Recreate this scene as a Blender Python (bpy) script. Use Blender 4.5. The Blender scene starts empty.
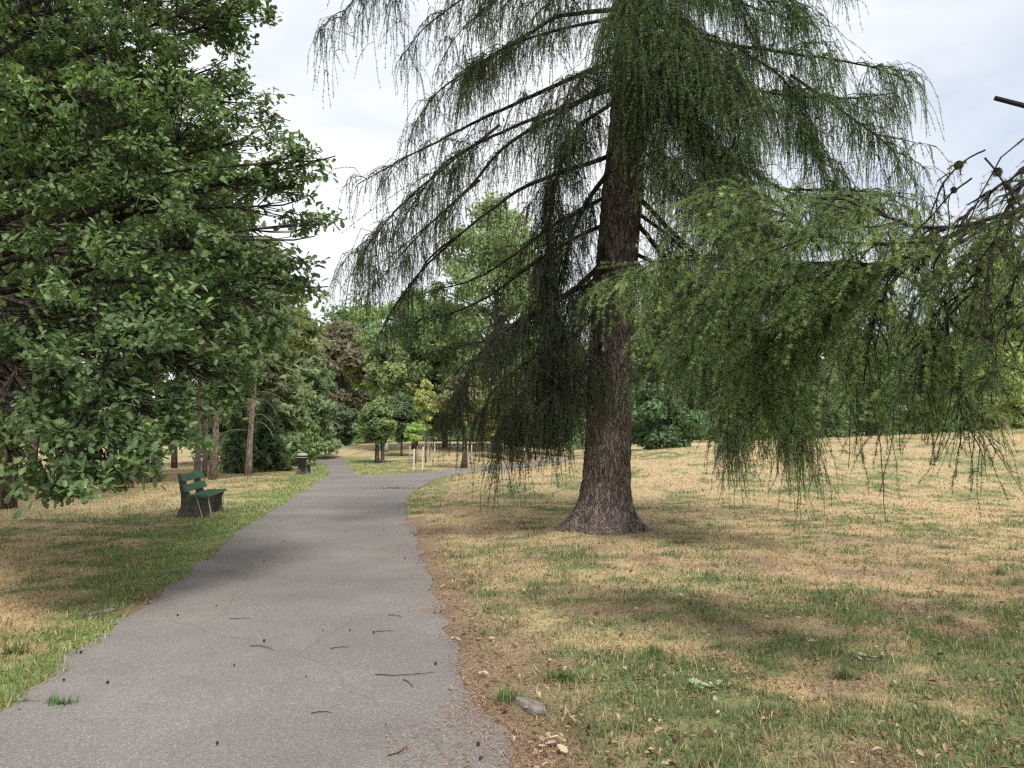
import bpy, math, random
import numpy as np
from mathutils import Vector
from mathutils.geometry import tessellate_polygon

rng = np.random.default_rng(7)
random.seed(7)
scn = bpy.context.scene
COL = scn.collection
PI = math.pi
R = math.radians

# ------------------------------------------------------------------ camera
F_PX, PITCH, EYE = 740.0, R(4.1), 1.6
cam_d = bpy.data.cameras.new('camera')
cam = bpy.data.objects.new('camera', cam_d)
COL.objects.link(cam)
cam_d.sensor_width = 36.0
cam_d.lens = 36.0 * F_PX / 1024.0
cam_d.clip_start = 0.05
cam_d.clip_end = 3000
cam.location = (0, 0, EYE)
cam.rotation_euler = (PI / 2 + PITCH, 0, 0)
scn.camera = cam
scn.view_settings.view_transform = 'Standard'
scn.view_settings.look = 'None'
scn.view_settings.exposure = 0
scn.cycles.max_bounces = 6
scn.cycles.diffuse_bounces = 4
scn.cycles.transmission_bounces = 4
scn.cycles.glossy_bounces = 2
scn.cycles.use_denoising = False
scn.cycles.denoiser = 'OPENIMAGEDENOISE'
scn.cycles.denoising_input_passes = 'RGB_ALBEDO_NORMAL'
scn.cycles.filter_width = 1.3


def ray(px, py):
    dx, dy = (px - 512) / F_PX, (384 - py) / F_PX
    cp, sp = math.cos(PITCH), math.sin(PITCH)
    return np.array([dx, cp - dy * sp, sp + dy * cp])


def at(px, py, Y):
    d = ray(px, py)
    return np.array([0, 0, EYE]) + d * (Y / d[1])


# ------------------------------------------------------------------ noise
def _h(ix, iy, s):
    n = (ix.astype(np.int64) * 374761393 + iy.astype(np.int64) * 668265263 + s * 1442695041) & 0x7fffffff
    n = ((n ^ (n >> 13)) * 1274126177) & 0x7fffffff
    return ((n ^ (n >> 16)) & 0xffffff) / float(0xffffff)


def vnoise(x, y, s=0):
    x = np.asarray(x, float); y = np.asarray(y, float)
    ix, iy = np.floor(x), np.floor(y)
    fx, fy = x - ix, y - iy
    fx = fx * fx * (3 - 2 * fx); fy = fy * fy * (3 - 2 * fy)
    a, b = _h(ix, iy, s), _h(ix + 1, iy, s)
    c, d = _h(ix, iy + 1, s), _h(ix + 1, iy + 1, s)
    return (a * (1 - fx) + b * fx) * (1 - fy) + (c * (1 - fx) + d * fx) * fy


def fbm(x, y, s=0, o=4):
    v, a, t = 0, 0.5, 0
    for i in range(o):
        v = v + a * vnoise(x * 2 ** i + 13.7 * i, y * 2 ** i - 7.1 * i, s + i)
        t += a; a *= 0.5
    return v / t


def sstep(a, b, x):
    t = np.clip((np.asarray(x, float) - a) / (b - a), 0, 1)
    return t * t * (3 - 2 * t)


# ------------------------------------------------------------------ terrain
def H(x, y):
    x = np.asarray(x, float); y = np.asarray(y, float)
    A = np.interp(x, [-3, 0, 3, 6.6, 12.7, 18, 26.3, 45, 90], [0, .20, .48, .83, 1.29, 1.6, 1.96, 2.5, 3.0])
    m = A * sstep(13, 38, y) - 0.06 * np.clip(y - 39, 0, 15) * sstep(-2.5, 1.5, x)
    left = sstep(42, 72, y) * 1.0 * (1 - sstep(0, 6, x)) * (0.35 + 0.65 * sstep(-26, -12, x))
    und = (fbm(x * .11, y * .11, 50, 2) - .5) * .22 * sstep(9, 20, y) * sstep(1.5, 5, np.abs(x + 3 + .18 * (y - 7)) )
    return m + left + und * (y > 0)


def ground_at(px, py):
    d = ray(px, py)
    o = np.array([0, 0, EYE])
    t = np.linspace(2, 200, 12000)
    P = o + d * t[:, None]
    k = np.argmax(P[:, 2] < H(P[:, 0], P[:, 1]))
    if k == 0:
        k = len(t) - 1
    p = P[k]
    return np.array([p[0], p[1], float(H(p[0], p[1]))])


# ------------------------------------------------------------------ mesh helpers
def link(o, parent=None):
    COL.objects.link(o)
    if parent is not None:
        o.parent = parent
    return o


def build(name, V, F, mat, C=None, parent=None, smooth=False, origin=None):
    """V (n,3); F list of int arrays with 3 or 4 columns; C (n,3) vertex colours."""
    V = np.asarray(V, np.float32)
    if origin is not None:
        V = V - np.asarray(origin, np.float32)
    if not isinstance(F, (list, tuple)):
        F = [F]
    F = [np.asarray(f, np.int32) for f in F if len(f)]
    me = bpy.data.meshes.new(name)
    me.vertices.add(len(V)); me.vertices.foreach_set('co', V.ravel())
    li = np.concatenate([f.ravel() for f in F])
    tot = np.concatenate([np.full(len(f), f.shape[1], np.int32) for f in F])
    st = np.concatenate([[0], np.cumsum(tot)[:-1]]).astype(np.int32)
    me.loops.add(len(li)); me.loops.foreach_set('vertex_index', li)
    me.polygons.add(len(tot)); me.polygons.foreach_set('loop_start', st)
    try:
        me.polygons.foreach_set('loop_total', tot)
    except Exception:
        pass
    if C is not None:
        at_ = me.color_attributes.new('col', 'FLOAT_COLOR', 'POINT')
        c4 = np.ones((len(V), 4), np.float32); c4[:, :3] = C
        at_.data.foreach_set('color', c4.ravel())
    me.update(calc_edges=True)
    me.polygons.foreach_set('use_smooth', np.full(len(tot), smooth))
    me.materials.append(mat)
    o = bpy.data.objects.new(name, me)
    if origin is not None:
        o.location = [float(v) for v in origin]
    return link(o, parent)


class MB:
    def __init__(s):
        s.V, s.F3, s.F4, s.C, s.n = [], [], [], [], 0

    def add(s, V, F, C=None):
        V = np.asarray(V, float).reshape(-1, 3); F = np.asarray(F, np.int64)
        if F.size:
            (s.F3 if F.shape[1] == 3 else s.F4).append(F + s.n)
        s.V.append(V); s.n += len(V)
        if C is None:
            C = (1, 1, 1)
        s.C.append(np.broadcast_to(np.asarray(C, float), (len(V), 3)))

    def build(s, name, mat, parent=None, smooth=False, origin=None):
        F = []
        if s.F3: F.append(np.concatenate(s.F3))
        if s.F4: F.append(np.concatenate(s.F4))
        return build(name, np.concatenate(s.V), F, mat, np.concatenate(s.C), parent, smooth, origin)

    def box(s, c, size, rot=None, C=None, taper=1.0):
        sx, sy, sz = [v / 2 for v in size]
        v = np.array([[x * (taper if z > 0 else 1), y * (taper if z > 0 else 1), z] for z in (-sz, sz) for x, y in ((-sx, -sy), (sx, -sy), (sx, sy), (-sx, sy))])
        if rot is not None:
            v = v @ np.asarray(rot).T
        f = [[3, 2, 1, 0], [4, 5, 6, 7], [0, 1, 5, 4], [1, 2, 6, 5], [2, 3, 7, 6], [3, 0, 4, 7]]
        s.add(v + np.asarray(c), f, C)

    def tube(s, P, rad, n=6, C=None, cap=True):
        P = np.asarray(P, float); K = len(P)
        rad = np.broadcast_to(np.asarray(rad, float), (K,))
        V, F = tubes(P[None], rad[None], n)
        s.add(V, F, C)
        if cap and n >= 4:
            b = s.n - K * n
            if n == 4:
                s.F4.append(np.array([[b + 3, b + 2, b + 1, b], [b + (K - 1) * n + i for i in range(4)]]))
            else:
                for base, rev in ((b, True), (b + (K - 1) * n, False)):
                    t = [[base, base + i, base + i + 1] for i in range(1, n - 1)]
                    if rev: t = [x[::-1] for x in t]
                    s.F3.append(np.array(t))


def tubes(P, rad, n=3):
    """batch of tubes: P (S,K,3), rad (S,K)"""
    S, K, _ = P.shape
    T = np.empty_like(P)
    T[:, 1:-1] = P[:, 2:] - P[:, :-2]
    T[:, 0] = P[:, 1] - P[:, 0]; T[:, -1] = P[:, -1] - P[:, -2]
    T /= np.linalg.norm(T, axis=2, keepdims=True) + 1e-9
    m = T.mean(1)
    ref = np.where((np.abs(m[:, 2]) > .8)[:, None], np.array([1., 0, 0]), np.array([0, 0, 1.]))[:, None, :]
    U = np.cross(T, np.broadcast_to(ref, T.shape)); U /= np.linalg.norm(U, axis=2, keepdims=True) + 1e-9
    W = np.cross(T, U)
    a = np.arange(n) * 2 * PI / n
    ring = U[:, :, None, :] * np.cos(a)[None, None, :, None] + W[:, :, None, :] * np.sin(a)[None, None, :, None]
    V = (P[:, :, None, :] + ring * rad[:, :, None, None]).reshape(-1, 3)
    i = np.arange(n); j = (i + 1) % n
    q = np.stack([i, j, j + n, i + n], 1)
    F = (q[None, None] + (np.arange(K - 1) * n)[None, :, None, None] + (np.arange(S) * K * n)[:, None, None, None]).reshape(-1, 4)
    return V, F


def unit(v):
    return v / (np.linalg.norm(v, axis=-1, keepdims=True) + 1e-9)


def resample(P, n):
    P = np.asarray(P, float)
    # smooth through Catmull-Rom, then even spacing
    Q = np.vstack([2 * P[0] - P[1], P, 2 * P[-1] - P[-2]])
    out = []
    for i in range(1, len(Q) - 2):
        for t in np.linspace(0, 1, 8, endpoint=False):
            p0, p1, p2, p3 = Q[i - 1:i + 3]
            out.append(.5 * ((2 * p1) + (-p0 + p2) * t + (2 * p0 - 5 * p1 + 4 * p2 - p3) * t * t + (-p0 + 3 * p1 - 3 * p2 + p3) * t ** 3))
    out.append(P[-1]); out = np.array(out)
    s = np.concatenate([[0], np.cumsum(np.linalg.norm(np.diff(out, axis=0), axis=1))])
    u = np.linspace(0, s[-1], n)
    return np.stack([np.interp(u, s, out[:, k]) for k in range(3)], 1), s[-1]


def tag(o, label=None, cat=None, group=None, kind=None):
    if label: o['label'] = label
    if cat: o['category'] = cat
    if group: o['group'] = group
    if kind: o['kind'] = kind
    return o


def empty(name, loc, label, cat, group=None, rz=0.0):
    o = bpy.data.objects.new(name, None)
    COL.objects.link(o)
    o.location = [float(v) for v in loc]; o.rotation_euler = (0, 0, rz)
    o.empty_display_size = .2
    return tag(o, label, cat, group)


def copy_thing(src, loc, label, rz=0.0, scale=None, group=None):
    r = src.copy(); COL.objects.link(r)
    r.location = [float(v) for v in loc]; r.rotation_euler = (0, 0, rz)
    if scale is not None: r.scale = scale
    if label: r['label'] = label
    if group: r['group'] = group
    for ch in list(src.children):
        c = ch.copy(); COL.objects.link(c); c.parent = r
        for g in list(ch.children):
            d = g.copy(); COL.objects.link(d); d.parent = c
    return r


# ------------------------------------------------------------------ materials
def new_mat(name):
    m = bpy.data.materials.new(name); m.use_nodes = True
    nt = m.node_tree; nt.nodes.clear()
    return m, nt, nt.nodes, nt.links


def mat_leaf(name, rough=.5, spec=.35, transl=.35, ttint=(1.25, 1.3, .6)):
    m, nt, N, L = new_mat(name)
    out = N.new('ShaderNodeOutputMaterial')
    a = N.new('ShaderNodeAttribute'); a.attribute_name = 'col'
    p = N.new('ShaderNodeBsdfPrincipled')
    p.inputs['Roughness'].default_value = rough
    p.inputs['Specular IOR Level'].default_value = spec
    L.new(a.outputs['Color'], p.inputs['Base Color'])
    mx = N.new('ShaderNodeMixShader'); mx.inputs[0].default_value = transl
    tr = N.new('ShaderNodeBsdfTranslucent')
    ml = N.new('ShaderNodeMix'); ml.data_type = 'RGBA'; ml.blend_type = 'MULTIPLY'
    ml.inputs[0].default_value = 1
    ml.inputs[7].default_value = (*ttint, 1)
    L.new(a.outputs['Color'], ml.inputs[6]); L.new(ml.outputs[2], tr.inputs[0])
    L.new(p.outputs[0], mx.inputs[1]); L.new(tr.outputs[0], mx.inputs[2])
    L.new(mx.outputs[0], out.inputs[0])
    return m


def ramp(N, stops):
    r = N.new('ShaderNodeValToRGB')
    e = r.color_ramp.elements
    while len(e) < len(stops): e.new(.5)
    for k, (pos, c) in zip(e, stops):
        k.position = pos; k.color = (*c, 1)
    return r


def mat_noise(name, stops, scale=8, stretch=(1, 1, 1), bump=.3, bdist=.02, rough=.85, detail=6, spec=.2, use_col=False, bscale=None):
    m, nt, N, L = new_mat(name)
    out = N.new('ShaderNodeOutputMaterial')
    p = N.new('ShaderNodeBsdfPrincipled'); p.inputs['Roughness'].default_value = rough
    p.inputs['Specular IOR Level'].default_value = spec
    tc = N.new('ShaderNodeTexCoord'); mp = N.new('ShaderNodeMapping'); mp.inputs['Scale'].default_value = stretch
    L.new(tc.outputs['Object'], mp.inputs[0])
    n = N.new('ShaderNodeTexNoise'); n.inputs['Scale'].default_value = scale; n.inputs['Detail'].default_value = detail
    n.inputs['Roughness'].default_value = .65
    L.new(mp.outputs[0], n.inputs[0])
    r = ramp(N, stops); L.new(n.outputs[0], r.inputs[0])
    src = r.outputs[0]
    if use_col:
        a = N.new('ShaderNodeAttribute'); a.attribute_name = 'col'
        ml = N.new('ShaderNodeMix'); ml.data_type = 'RGBA'; ml.blend_type = 'MULTIPLY'; ml.inputs[0].default_value = 1
        L.new(a.outputs['Color'], ml.inputs[6]); L.new(src, ml.inputs[7]); src = ml.outputs[2]
    L.new(src, p.inputs['Base Color'])
    b = N.new('ShaderNodeBump'); b.inputs['Strength'].default_value = bump; b.inputs['Distance'].default_value = bdist
    if bscale:
        n2 = N.new('ShaderNodeTexNoise'); n2.inputs['Scale'].default_value = bscale; n2.inputs['Detail'].default_value = 6
        L.new(mp.outputs[0], n2.inputs[0]); L.new(n2.outputs[0], b.inputs['Height'])
    else:
        L.new(n.outputs[0], b.inputs['Height'])
    L.new(b.outputs[0], p.inputs['Normal']); L.new(p.outputs[0], out.inputs[0])
    return m


def mat_bark(name, dark, light, scale=9, zst=.3, bump=.8):
    m, nt, N, L = new_mat(name)
    out = N.new('ShaderNodeOutputMaterial')
    p = N.new('ShaderNodeBsdfPrincipled'); p.inputs['Roughness'].default_value = .9
    p.inputs['Specular IOR Level'].default_value = .15
    tc = N.new('ShaderNodeTexCoord'); mp = N.new('ShaderNodeMapping'); mp.inputs['Scale'].default_value = (1, 1, zst)
    L.new(tc.outputs['Object'], mp.inputs[0])
    w = N.new('ShaderNodeTexNoise'); w.inputs['Scale'].default_value = scale * .7; w.inputs['Detail'].default_value = 4
    L.new(mp.outputs[0], w.inputs[0])
    mw = N.new('ShaderNodeMix'); mw.data_type = 'VECTOR'; mw.inputs[0].default_value = .22
    L.new(mp.outputs[0], mw.inputs[4]); L.new(w.outputs['Color'], mw.inputs[5])
    v = N.new('ShaderNodeTexVoronoi'); v.feature = 'DISTANCE_TO_EDGE'; v.inputs['Scale'].default_value = scale
    L.new(mw.outputs[1], v.inputs[0])
    n = N.new('ShaderNodeTexNoise'); n.inputs['Scale'].default_value = scale * 4; n.inputs['Detail'].default_value = 6
    n.inputs['Roughness'].default_value = .7
    L.new(mp.outputs[0], n.inputs[0])
    ma = N.new('ShaderNodeMath'); ma.operation = 'MULTIPLY_ADD'; ma.inputs[1].default_value = 1.6
    L.new(v.outputs[0], ma.inputs[0]); 
    mb_ = N.new('ShaderNodeMath'); mb_.operation = 'MULTIPLY'; mb_.inputs[1].default_value = .75
    L.new(n.outputs[0], mb_.inputs[0]); L.new(mb_.outputs[0], ma.inputs[2])
    mid = [(a + b) / 2 * .95 for a, b in zip(dark, light)]
    r = ramp(N, [(.30, [c * .35 for c in dark]), (.43, dark), (.56, mid), (.85, light)])
    L.new(ma.outputs[0], r.inputs[0]); L.new(r.outputs[0], p.inputs['Base Color'])
    b = N.new('ShaderNodeBump'); b.inputs['Strength'].default_value = bump; b.inputs['Distance'].default_value = .05
    L.new(ma.outputs[0], b.inputs['Height']); L.new(b.outputs[0], p.inputs['Normal'])
    L.new(p.outputs[0], out.inputs[0])
    return m


M = {}
M['oak_leaf'] = mat_leaf('oak_leaf', .5, .4, .32)
M['far_leaf'] = mat_leaf('far_leaf', .6, .3, .42)
M['needle'] = mat_leaf('larch_needle', .55, .3, .4, (1.2, 1.2, .65))
M['grass'] = mat_leaf('grass_blade', .65, .2, .3, (1.1, 1.1, .7))
M['dry'] = mat_leaf('dry_litter', .8, .15, .12, (1, .9, .6))
M['larch_bark'] = mat_bark('larch_bark', (.088, .068, .060), (.36, .292, .258), 16, .24, 1.0)
M['oak_bark'] = mat_bark('oak_bark', (.035, .03, .025), (.10, .085, .07), 12, .25)
M['twig'] = mat_noise('twig_bark', [(.3, (.014, .011, .009)), (.7, (.042, .034, .027))], 30)
M['pine_bark'] = mat_bark('pine_bark', (.19, .15, .13), (.44, .37, .33), 14, .3)
M['pale_bark'] = mat_bark('pale_bark', (.40, .31, .25), (.66, .55, .46), 8, .3)
M['grey_bark'] = mat_bark('grey_bark', (.07, .06, .05), (.2, .17, .14), 9, .3)
M['birch_bark'] = mat_noise('birch_bark', [(.38, (.08, .07, .06)), (.46, (.6, .58, .54)), (.8, (.72, .7, .66))], 3, (1, 1, 3))
M['stake'] = mat_noise('stake_wood', [(.3, (.58, .48, .38)), (.7, (.78, .70, .60))], 6, (1, 1, .2))
M['fence'] = mat_noise('fence_wood', [(.3, (.12, .09, .06)), (.7, (.24, .18, .13))], 6, (1, 1, .4))
M['bench_green'] = mat_noise('bench_green_paint', [(.3, (.016, .070, .036)), (.55, (.028, .110, .060)), (.8, (.07, .17, .105))], 14, (1, .3, 1), .25, .004, .4, 6, .5)
M['concrete'] = mat_noise('old_concrete', [(.25, (.05, .045, .038)), (.5, (.12, .11, .095)), (.8, (.22, .205, .18))], 9, (1, 1, 1), .5, .01, .9)
M['pale_metal_lit_edge'] = mat_noise('pale_steel_lit_edge', [(.3, (.45, .44, .42)), (.7, (.62, .6, .57))], 20, (1, 1, 1), .1, .002, .45)  # steel of the bin band, also the painted lit edges of the bench legs
M['bin'] = mat_noise('bin_black', [(.3, (.012, .011, .011)), (.7, (.03, .027, .027))], 20, (1, 1, 1), .2, .004, .5)
M['bin_lid'] = mat_noise('bin_lid', [(.3, (.36, .29, .28)), (.7, (.5, .42, .4))], 15, (1, 1, 1), .2, .004, .6)
M['stone'] = mat_noise('stone', [(.25, (.13, .12, .105)), (.5, (.23, .215, .19)), (.8, (.33, .31, .28))], 14, (1, 1, 1), .6, .01, .9)
M['cone'] = mat_noise('larch_cone', [(.3, (.03, .022, .017)), (.7, (.10, .07, .05))], 60, (1, 1, 1), .4, .003, .8)


def make_asphalt():
    m, nt, N, L = new_mat('asphalt')
    out = N.new('ShaderNodeOutputMaterial')
    p = N.new('ShaderNodeBsdfPrincipled'); p.inputs['Roughness'].default_value = .88
    p.inputs['Specular IOR Level'].default_value = .25
    tc = N.new('ShaderNodeTexCoord')
    big = N.new('ShaderNodeTexNoise'); big.inputs['Scale'].default_value = .55; big.inputs['Detail'].default_value = 7; big.inputs['Roughness'].default_value = .62
    L.new(tc.outputs['Object'], big.inputs[0])
    rb = ramp(N, [(.28, (.166, .151, .142)), (.5, (.208, .191, .180)), (.74, (.262, .242, .229))])
    L.new(big.outputs[0], rb.inputs[0])
    sp = N.new('ShaderNodeTexVoronoi'); sp.inputs['Scale'].default_value = 170
    L.new(tc.outputs['Object'], sp.inputs[0])
    hs = N.new('ShaderNodeSeparateColor'); L.new(sp.outputs['Color'], hs.inputs[0])
    rs = ramp(N, [(0, (.66, .64, .63)), (.45, (.93, .93, .93)), (.82, (1.1, 1.09, 1.07)), (.93, (1.35, 1.32, 1.28)), (1, (2.1, 2.05, 1.95))])
    L.new(hs.outputs[0], rs.inputs[0])
    mu = N.new('ShaderNodeMix'); mu.data_type = 'RGBA'; mu.blend_type = 'MULTIPLY'; mu.inputs[0].default_value = .85
    L.new(rb.outputs[0], mu.inputs[6]); L.new(rs.outputs[0], mu.inputs[7])
    # faint dark stains and hairline cracks
    cv = N.new('ShaderNodeTexVoronoi'); cv.feature = 'DISTANCE_TO_EDGE'; cv.inputs['Scale'].default_value = .33
    wn = N.new('ShaderNodeTexNoise'); wn.inputs['Scale'].default_value = 1.6; wn.inputs['Detail'].default_value = 5
    L.new(tc.outputs['Object'], wn.inputs[0])
    mv = N.new('ShaderNodeMix'); mv.data_type = 'VECTOR'; mv.inputs[0].default_value = .3
    L.new(tc.outputs['Object'], mv.inputs[4]); L.new(wn.outputs['Color'], mv.inputs[5]); L.new(mv.outputs[1], cv.inputs[0])
    rc = ramp(N, [(0, (.8, .78, .76)), (.0025, (1, 1, 1))]); L.new(cv.outputs[0], rc.inputs[0])
    m2 = N.new('ShaderNodeMix'); m2.data_type = 'RGBA'; m2.blend_type = 'MULTIPLY'; m2.inputs[0].default_value = .7
    L.new(mu.outputs[2], m2.inputs[6]); L.new(rc.outputs[0], m2.inputs[7])
    L.new(m2.outputs[2], p.inputs['Base Color'])
    fn = N.new('ShaderNodeTexNoise'); fn.inputs['Scale'].default_value = 90; fn.inputs['Detail'].default_value = 5
    L.new(tc.outputs['Object'], fn.inputs[0])
    b = N.new('ShaderNodeBump'); b.inputs['Strength'].default_value = .55; b.inputs['Distance'].default_value = .008
    L.new(fn.outputs[0], b.inputs['Height']); L.new(b.outputs[0], p.inputs['Normal'])
    L.new(p.outputs[0], out.inputs[0])
    return m


M['asphalt'] = make_asphalt()
M['soil'] = mat_noise('ground_soil', [(.25, (.62, .6, .58)), (.5, (1, 1, 1)), (.75, (1.3, 1.28, 1.2))], 28, (1, 1, 1), .9, .03, .95, 8, .1, True)

# ------------------------------------------------------------------ light and sky
SUN_EL, SUN_AZ = R(55), R(160)       # azimuth from +Y towards +X
sd = np.array([math.sin(SUN_AZ) * math.cos(SUN_EL), math.cos(SUN_AZ) * math.cos(SUN_EL), math.sin(SUN_EL)])
sl = bpy.data.lights.new('sun', 'SUN'); sl.energy = 3.8; sl.angle = R(14.0); sl.color = (1, .95, .87)
so = bpy.data.objects.new('sun', sl); COL.objects.link(so)
so.rotation_euler = Vector(sd).to_track_quat('Z', 'Y').to_euler()
so.location = (20, -10, 40)

w = bpy.data.worlds.new('World'); scn.world = w; w.use_nodes = True
N, L = w.node_tree.nodes, w.node_tree.links
N.clear()
wo = N.new('ShaderNodeOutputWorld'); bg = N.new('ShaderNodeBackground'); bg.inputs[1].default_value = .1
sky = N.new('ShaderNodeTexSky'); sky.sky_type = 'NISHITA'; sky.sun_disc = False
sky.sun_elevation = SUN_EL; sky.sun_rotation = SUN_AZ
tc = N.new('ShaderNodeTexCoord'); mp = N.new('ShaderNodeMapping'); mp.inputs['Scale'].default_value = (1.4, 1.4, 3.0)
mp.inputs['Location'].default_value = (.35, .1, .2)
L.new(tc.outputs['Generated'], mp.inputs[0])
cn = N.new('ShaderNodeTexNoise'); cn.inputs['Scale'].default_value = 1.5; cn.inputs['Detail'].default_value = 7; cn.inputs['Roughness'].default_value = .52
cn.inputs['Distortion'].default_value = .4
L.new(mp.outputs[0], cn.inputs[0])
cm = N.new('ShaderNodeMapRange'); cm.inputs[1].default_value = .30; cm.inputs[2].default_value = .52; cm.inputs[3].default_value = .85; cm.inputs[4].default_value = 1
L.new(cn.outputs[0], cm.inputs[0])
cr = ramp(N, [(.30, (.62, .69, .80)), (.42, (.74, .78, .84)), (.54, (.84, .855, .875)), (.8, (.82, .84, .87))])
L.new(cn.outputs[0], cr.inputs[0])
sc_ = N.new('ShaderNodeMix'); sc_.data_type = 'RGBA'; sc_.blend_type = 'MULTIPLY'; sc_.inputs[0].default_value = 1; sc_.inputs[7].default_value = (12.4, 12.4, 12.4, 1)
sc_.clamp_result = False
L.new(cr.outputs[0], sc_.inputs[6])
mxw = N.new('ShaderNodeMix'); mxw.data_type = 'RGBA'
L.new(cm.outputs[0], mxw.inputs[0]); L.new(sky.outputs[0], mxw.inputs[6]); L.new(sc_.outputs[2], mxw.inputs[7])
L.new(mxw.outputs[2], bg.inputs[0]); L.new(bg.outputs[0], wo.inputs[0])

# ------------------------------------------------------------------ path
left_px = [(-330, 1000), (-90, 790), (0, 717), (40, 686), (100, 636), (155, 597), (200, 563), (240, 531), (270, 512), (290, 500), (309, 488), (322, 480), (329, 474.5), (328, 469), (325, 463), (318, 459)]
lb_right_px = [(340, 458.5), (347, 462), (352, 468), (358, 475.6), (372, 476.2)]
top_px = [(394, 475), (431, 471.8), (455, 469.8), (478, 467.8)]
bot_px = [(482, 471.5), (462, 474), (440, 478.5), (424, 485), (412, 493), (407, 501), (406, 511), (411, 525), (417, 542), (424, 560), (434, 585), (444, 612), (455, 640), (466, 672), (480, 705), (500, 745), (522, 790), (640, 1000)]
G = lambda L_: [ground_at(*p)[:2] for p in L_]
pl, plb, pt, pb = G(left_px), G(lb_right_px), G(top_px), G(bot_px)
pl[-1] = pl[-2] + np.array([-3.0, 3.0]); 
plb[0] = plb[1] + np.array([-1.2, 4.5])
pt.append(pt[-1] + np.array([4.5, 3.4])); pt.append(pt[-1] + np.array([10, 3.5]))
pb.insert(0, pb[0] + np.array([4.4, 4.0])); pb.insert(0, pb[0] + np.array([10, 4.0]))
pl = [pl[0] + np.array([.2, -4.0])] + pl
pb.append(pb[-1] + np.array([.4, -4.0]))
outline = np.array(pl + plb + pt + pb)


def densify(P, jit=True):
    out = []
    n = len(P)
    for i in range(n):
        a, b = P[i], P[(i + 1) % n]
        L_ = np.linalg.norm(b - a)
        dist = max(2.5, .5 * (a[1] + b[1]))
        k = max(1, int(L_ / (.014 * dist)))
        t = np.arange(k) / k
        out.append(a + (b - a) * t[:, None])
    return np.concatenate(out)


PO = densify(outline)
nx = (fbm(PO[:, 0] * 2.4, PO[:, 1] * 2.4, 3, 6) - .5)
ny = (fbm(PO[:, 0] * 2.2 + 50, PO[:, 1] * 2.2, 5, 4) - .5)
amp = .30 * np.clip(1 - PO[:, 1] / 60, .25, 1)
PO = PO + np.stack([nx, ny * .6], 1) * amp[:, None] * 1.3
PZ = H(PO[:, 0], PO[:, 1]) + .010
poly = [Vector((float(x), float(y), 0)) for x, y in PO]
tri = np.array(tessellate_polygon([poly]))
# make triangles face up
a, b, c = PO[tri[:, 0]], PO[tri[:, 1]], PO[tri[:, 2]]
s = (b[:, 0] - a[:, 0]) * (c[:, 1] - a[:, 1]) - (b[:, 1] - a[:, 1]) * (c[:, 0] - a[:, 0])
tri[s < 0] = tri[s < 0][:, ::-1]
o = build('path', np.column_stack([PO, PZ]), tri, M['asphalt'])
tag(o, kind='structure')


def path_sd(x, y):
    """signed distance to the path edge, positive outside (vectorised)"""
    A = outline2; B = np.roll(A, -1, axis=0)
    P = np.column_stack([x, y])
    out = np.empty(len(P))
    for s0 in range(0, len(P), 20000):
        p = P[s0:s0 + 20000]
        d2 = np.full(len(p), 1e9); ins = np.zeros(len(p), bool)
        for a, b in zip(A, B):
            e = b - a; t = np.clip(((p - a) @ e) / (e @ e + 1e-12), 0, 1)
            q = p - a - t[:, None] * e
            d2 = np.minimum(d2, (q * q).sum(1))
            if a[1] != b[1]:
                cond = ((a[1] > p[:, 1]) != (b[1] > p[:, 1])) & (p[:, 0] < (b[0] - a[0]) * (p[:, 1] - a[1]) / (b[1] - a[1]) + a[0])
                ins ^= cond
        d = np.sqrt(d2); d[ins] *= -1
        out[s0:s0 + 20000] = d
    return out


outline2 = PO[::4]
right_edge = np.array(pb[::-1])            # increasing y


def right_of_path(x, y):
    ys = right_edge[:, 1]; k = np.argsort(ys)
    return x > np.interp(y, ys[k], right_edge[k, 0]) - .6


# ------------------------------------------------------------------ lawn colours
LARCH = ground_at(603, 529)
STRAW = np.array([.64, .51, .30]); STRAW2 = np.array([.70, .50, .305])
GREEN = np.array([.215, .265, .115]); FRESH = np.array([.29, .38, .13])
BROWN = np.array([.27, .175, .125]); SOIL = np.array([.36, .26, .19])


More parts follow.
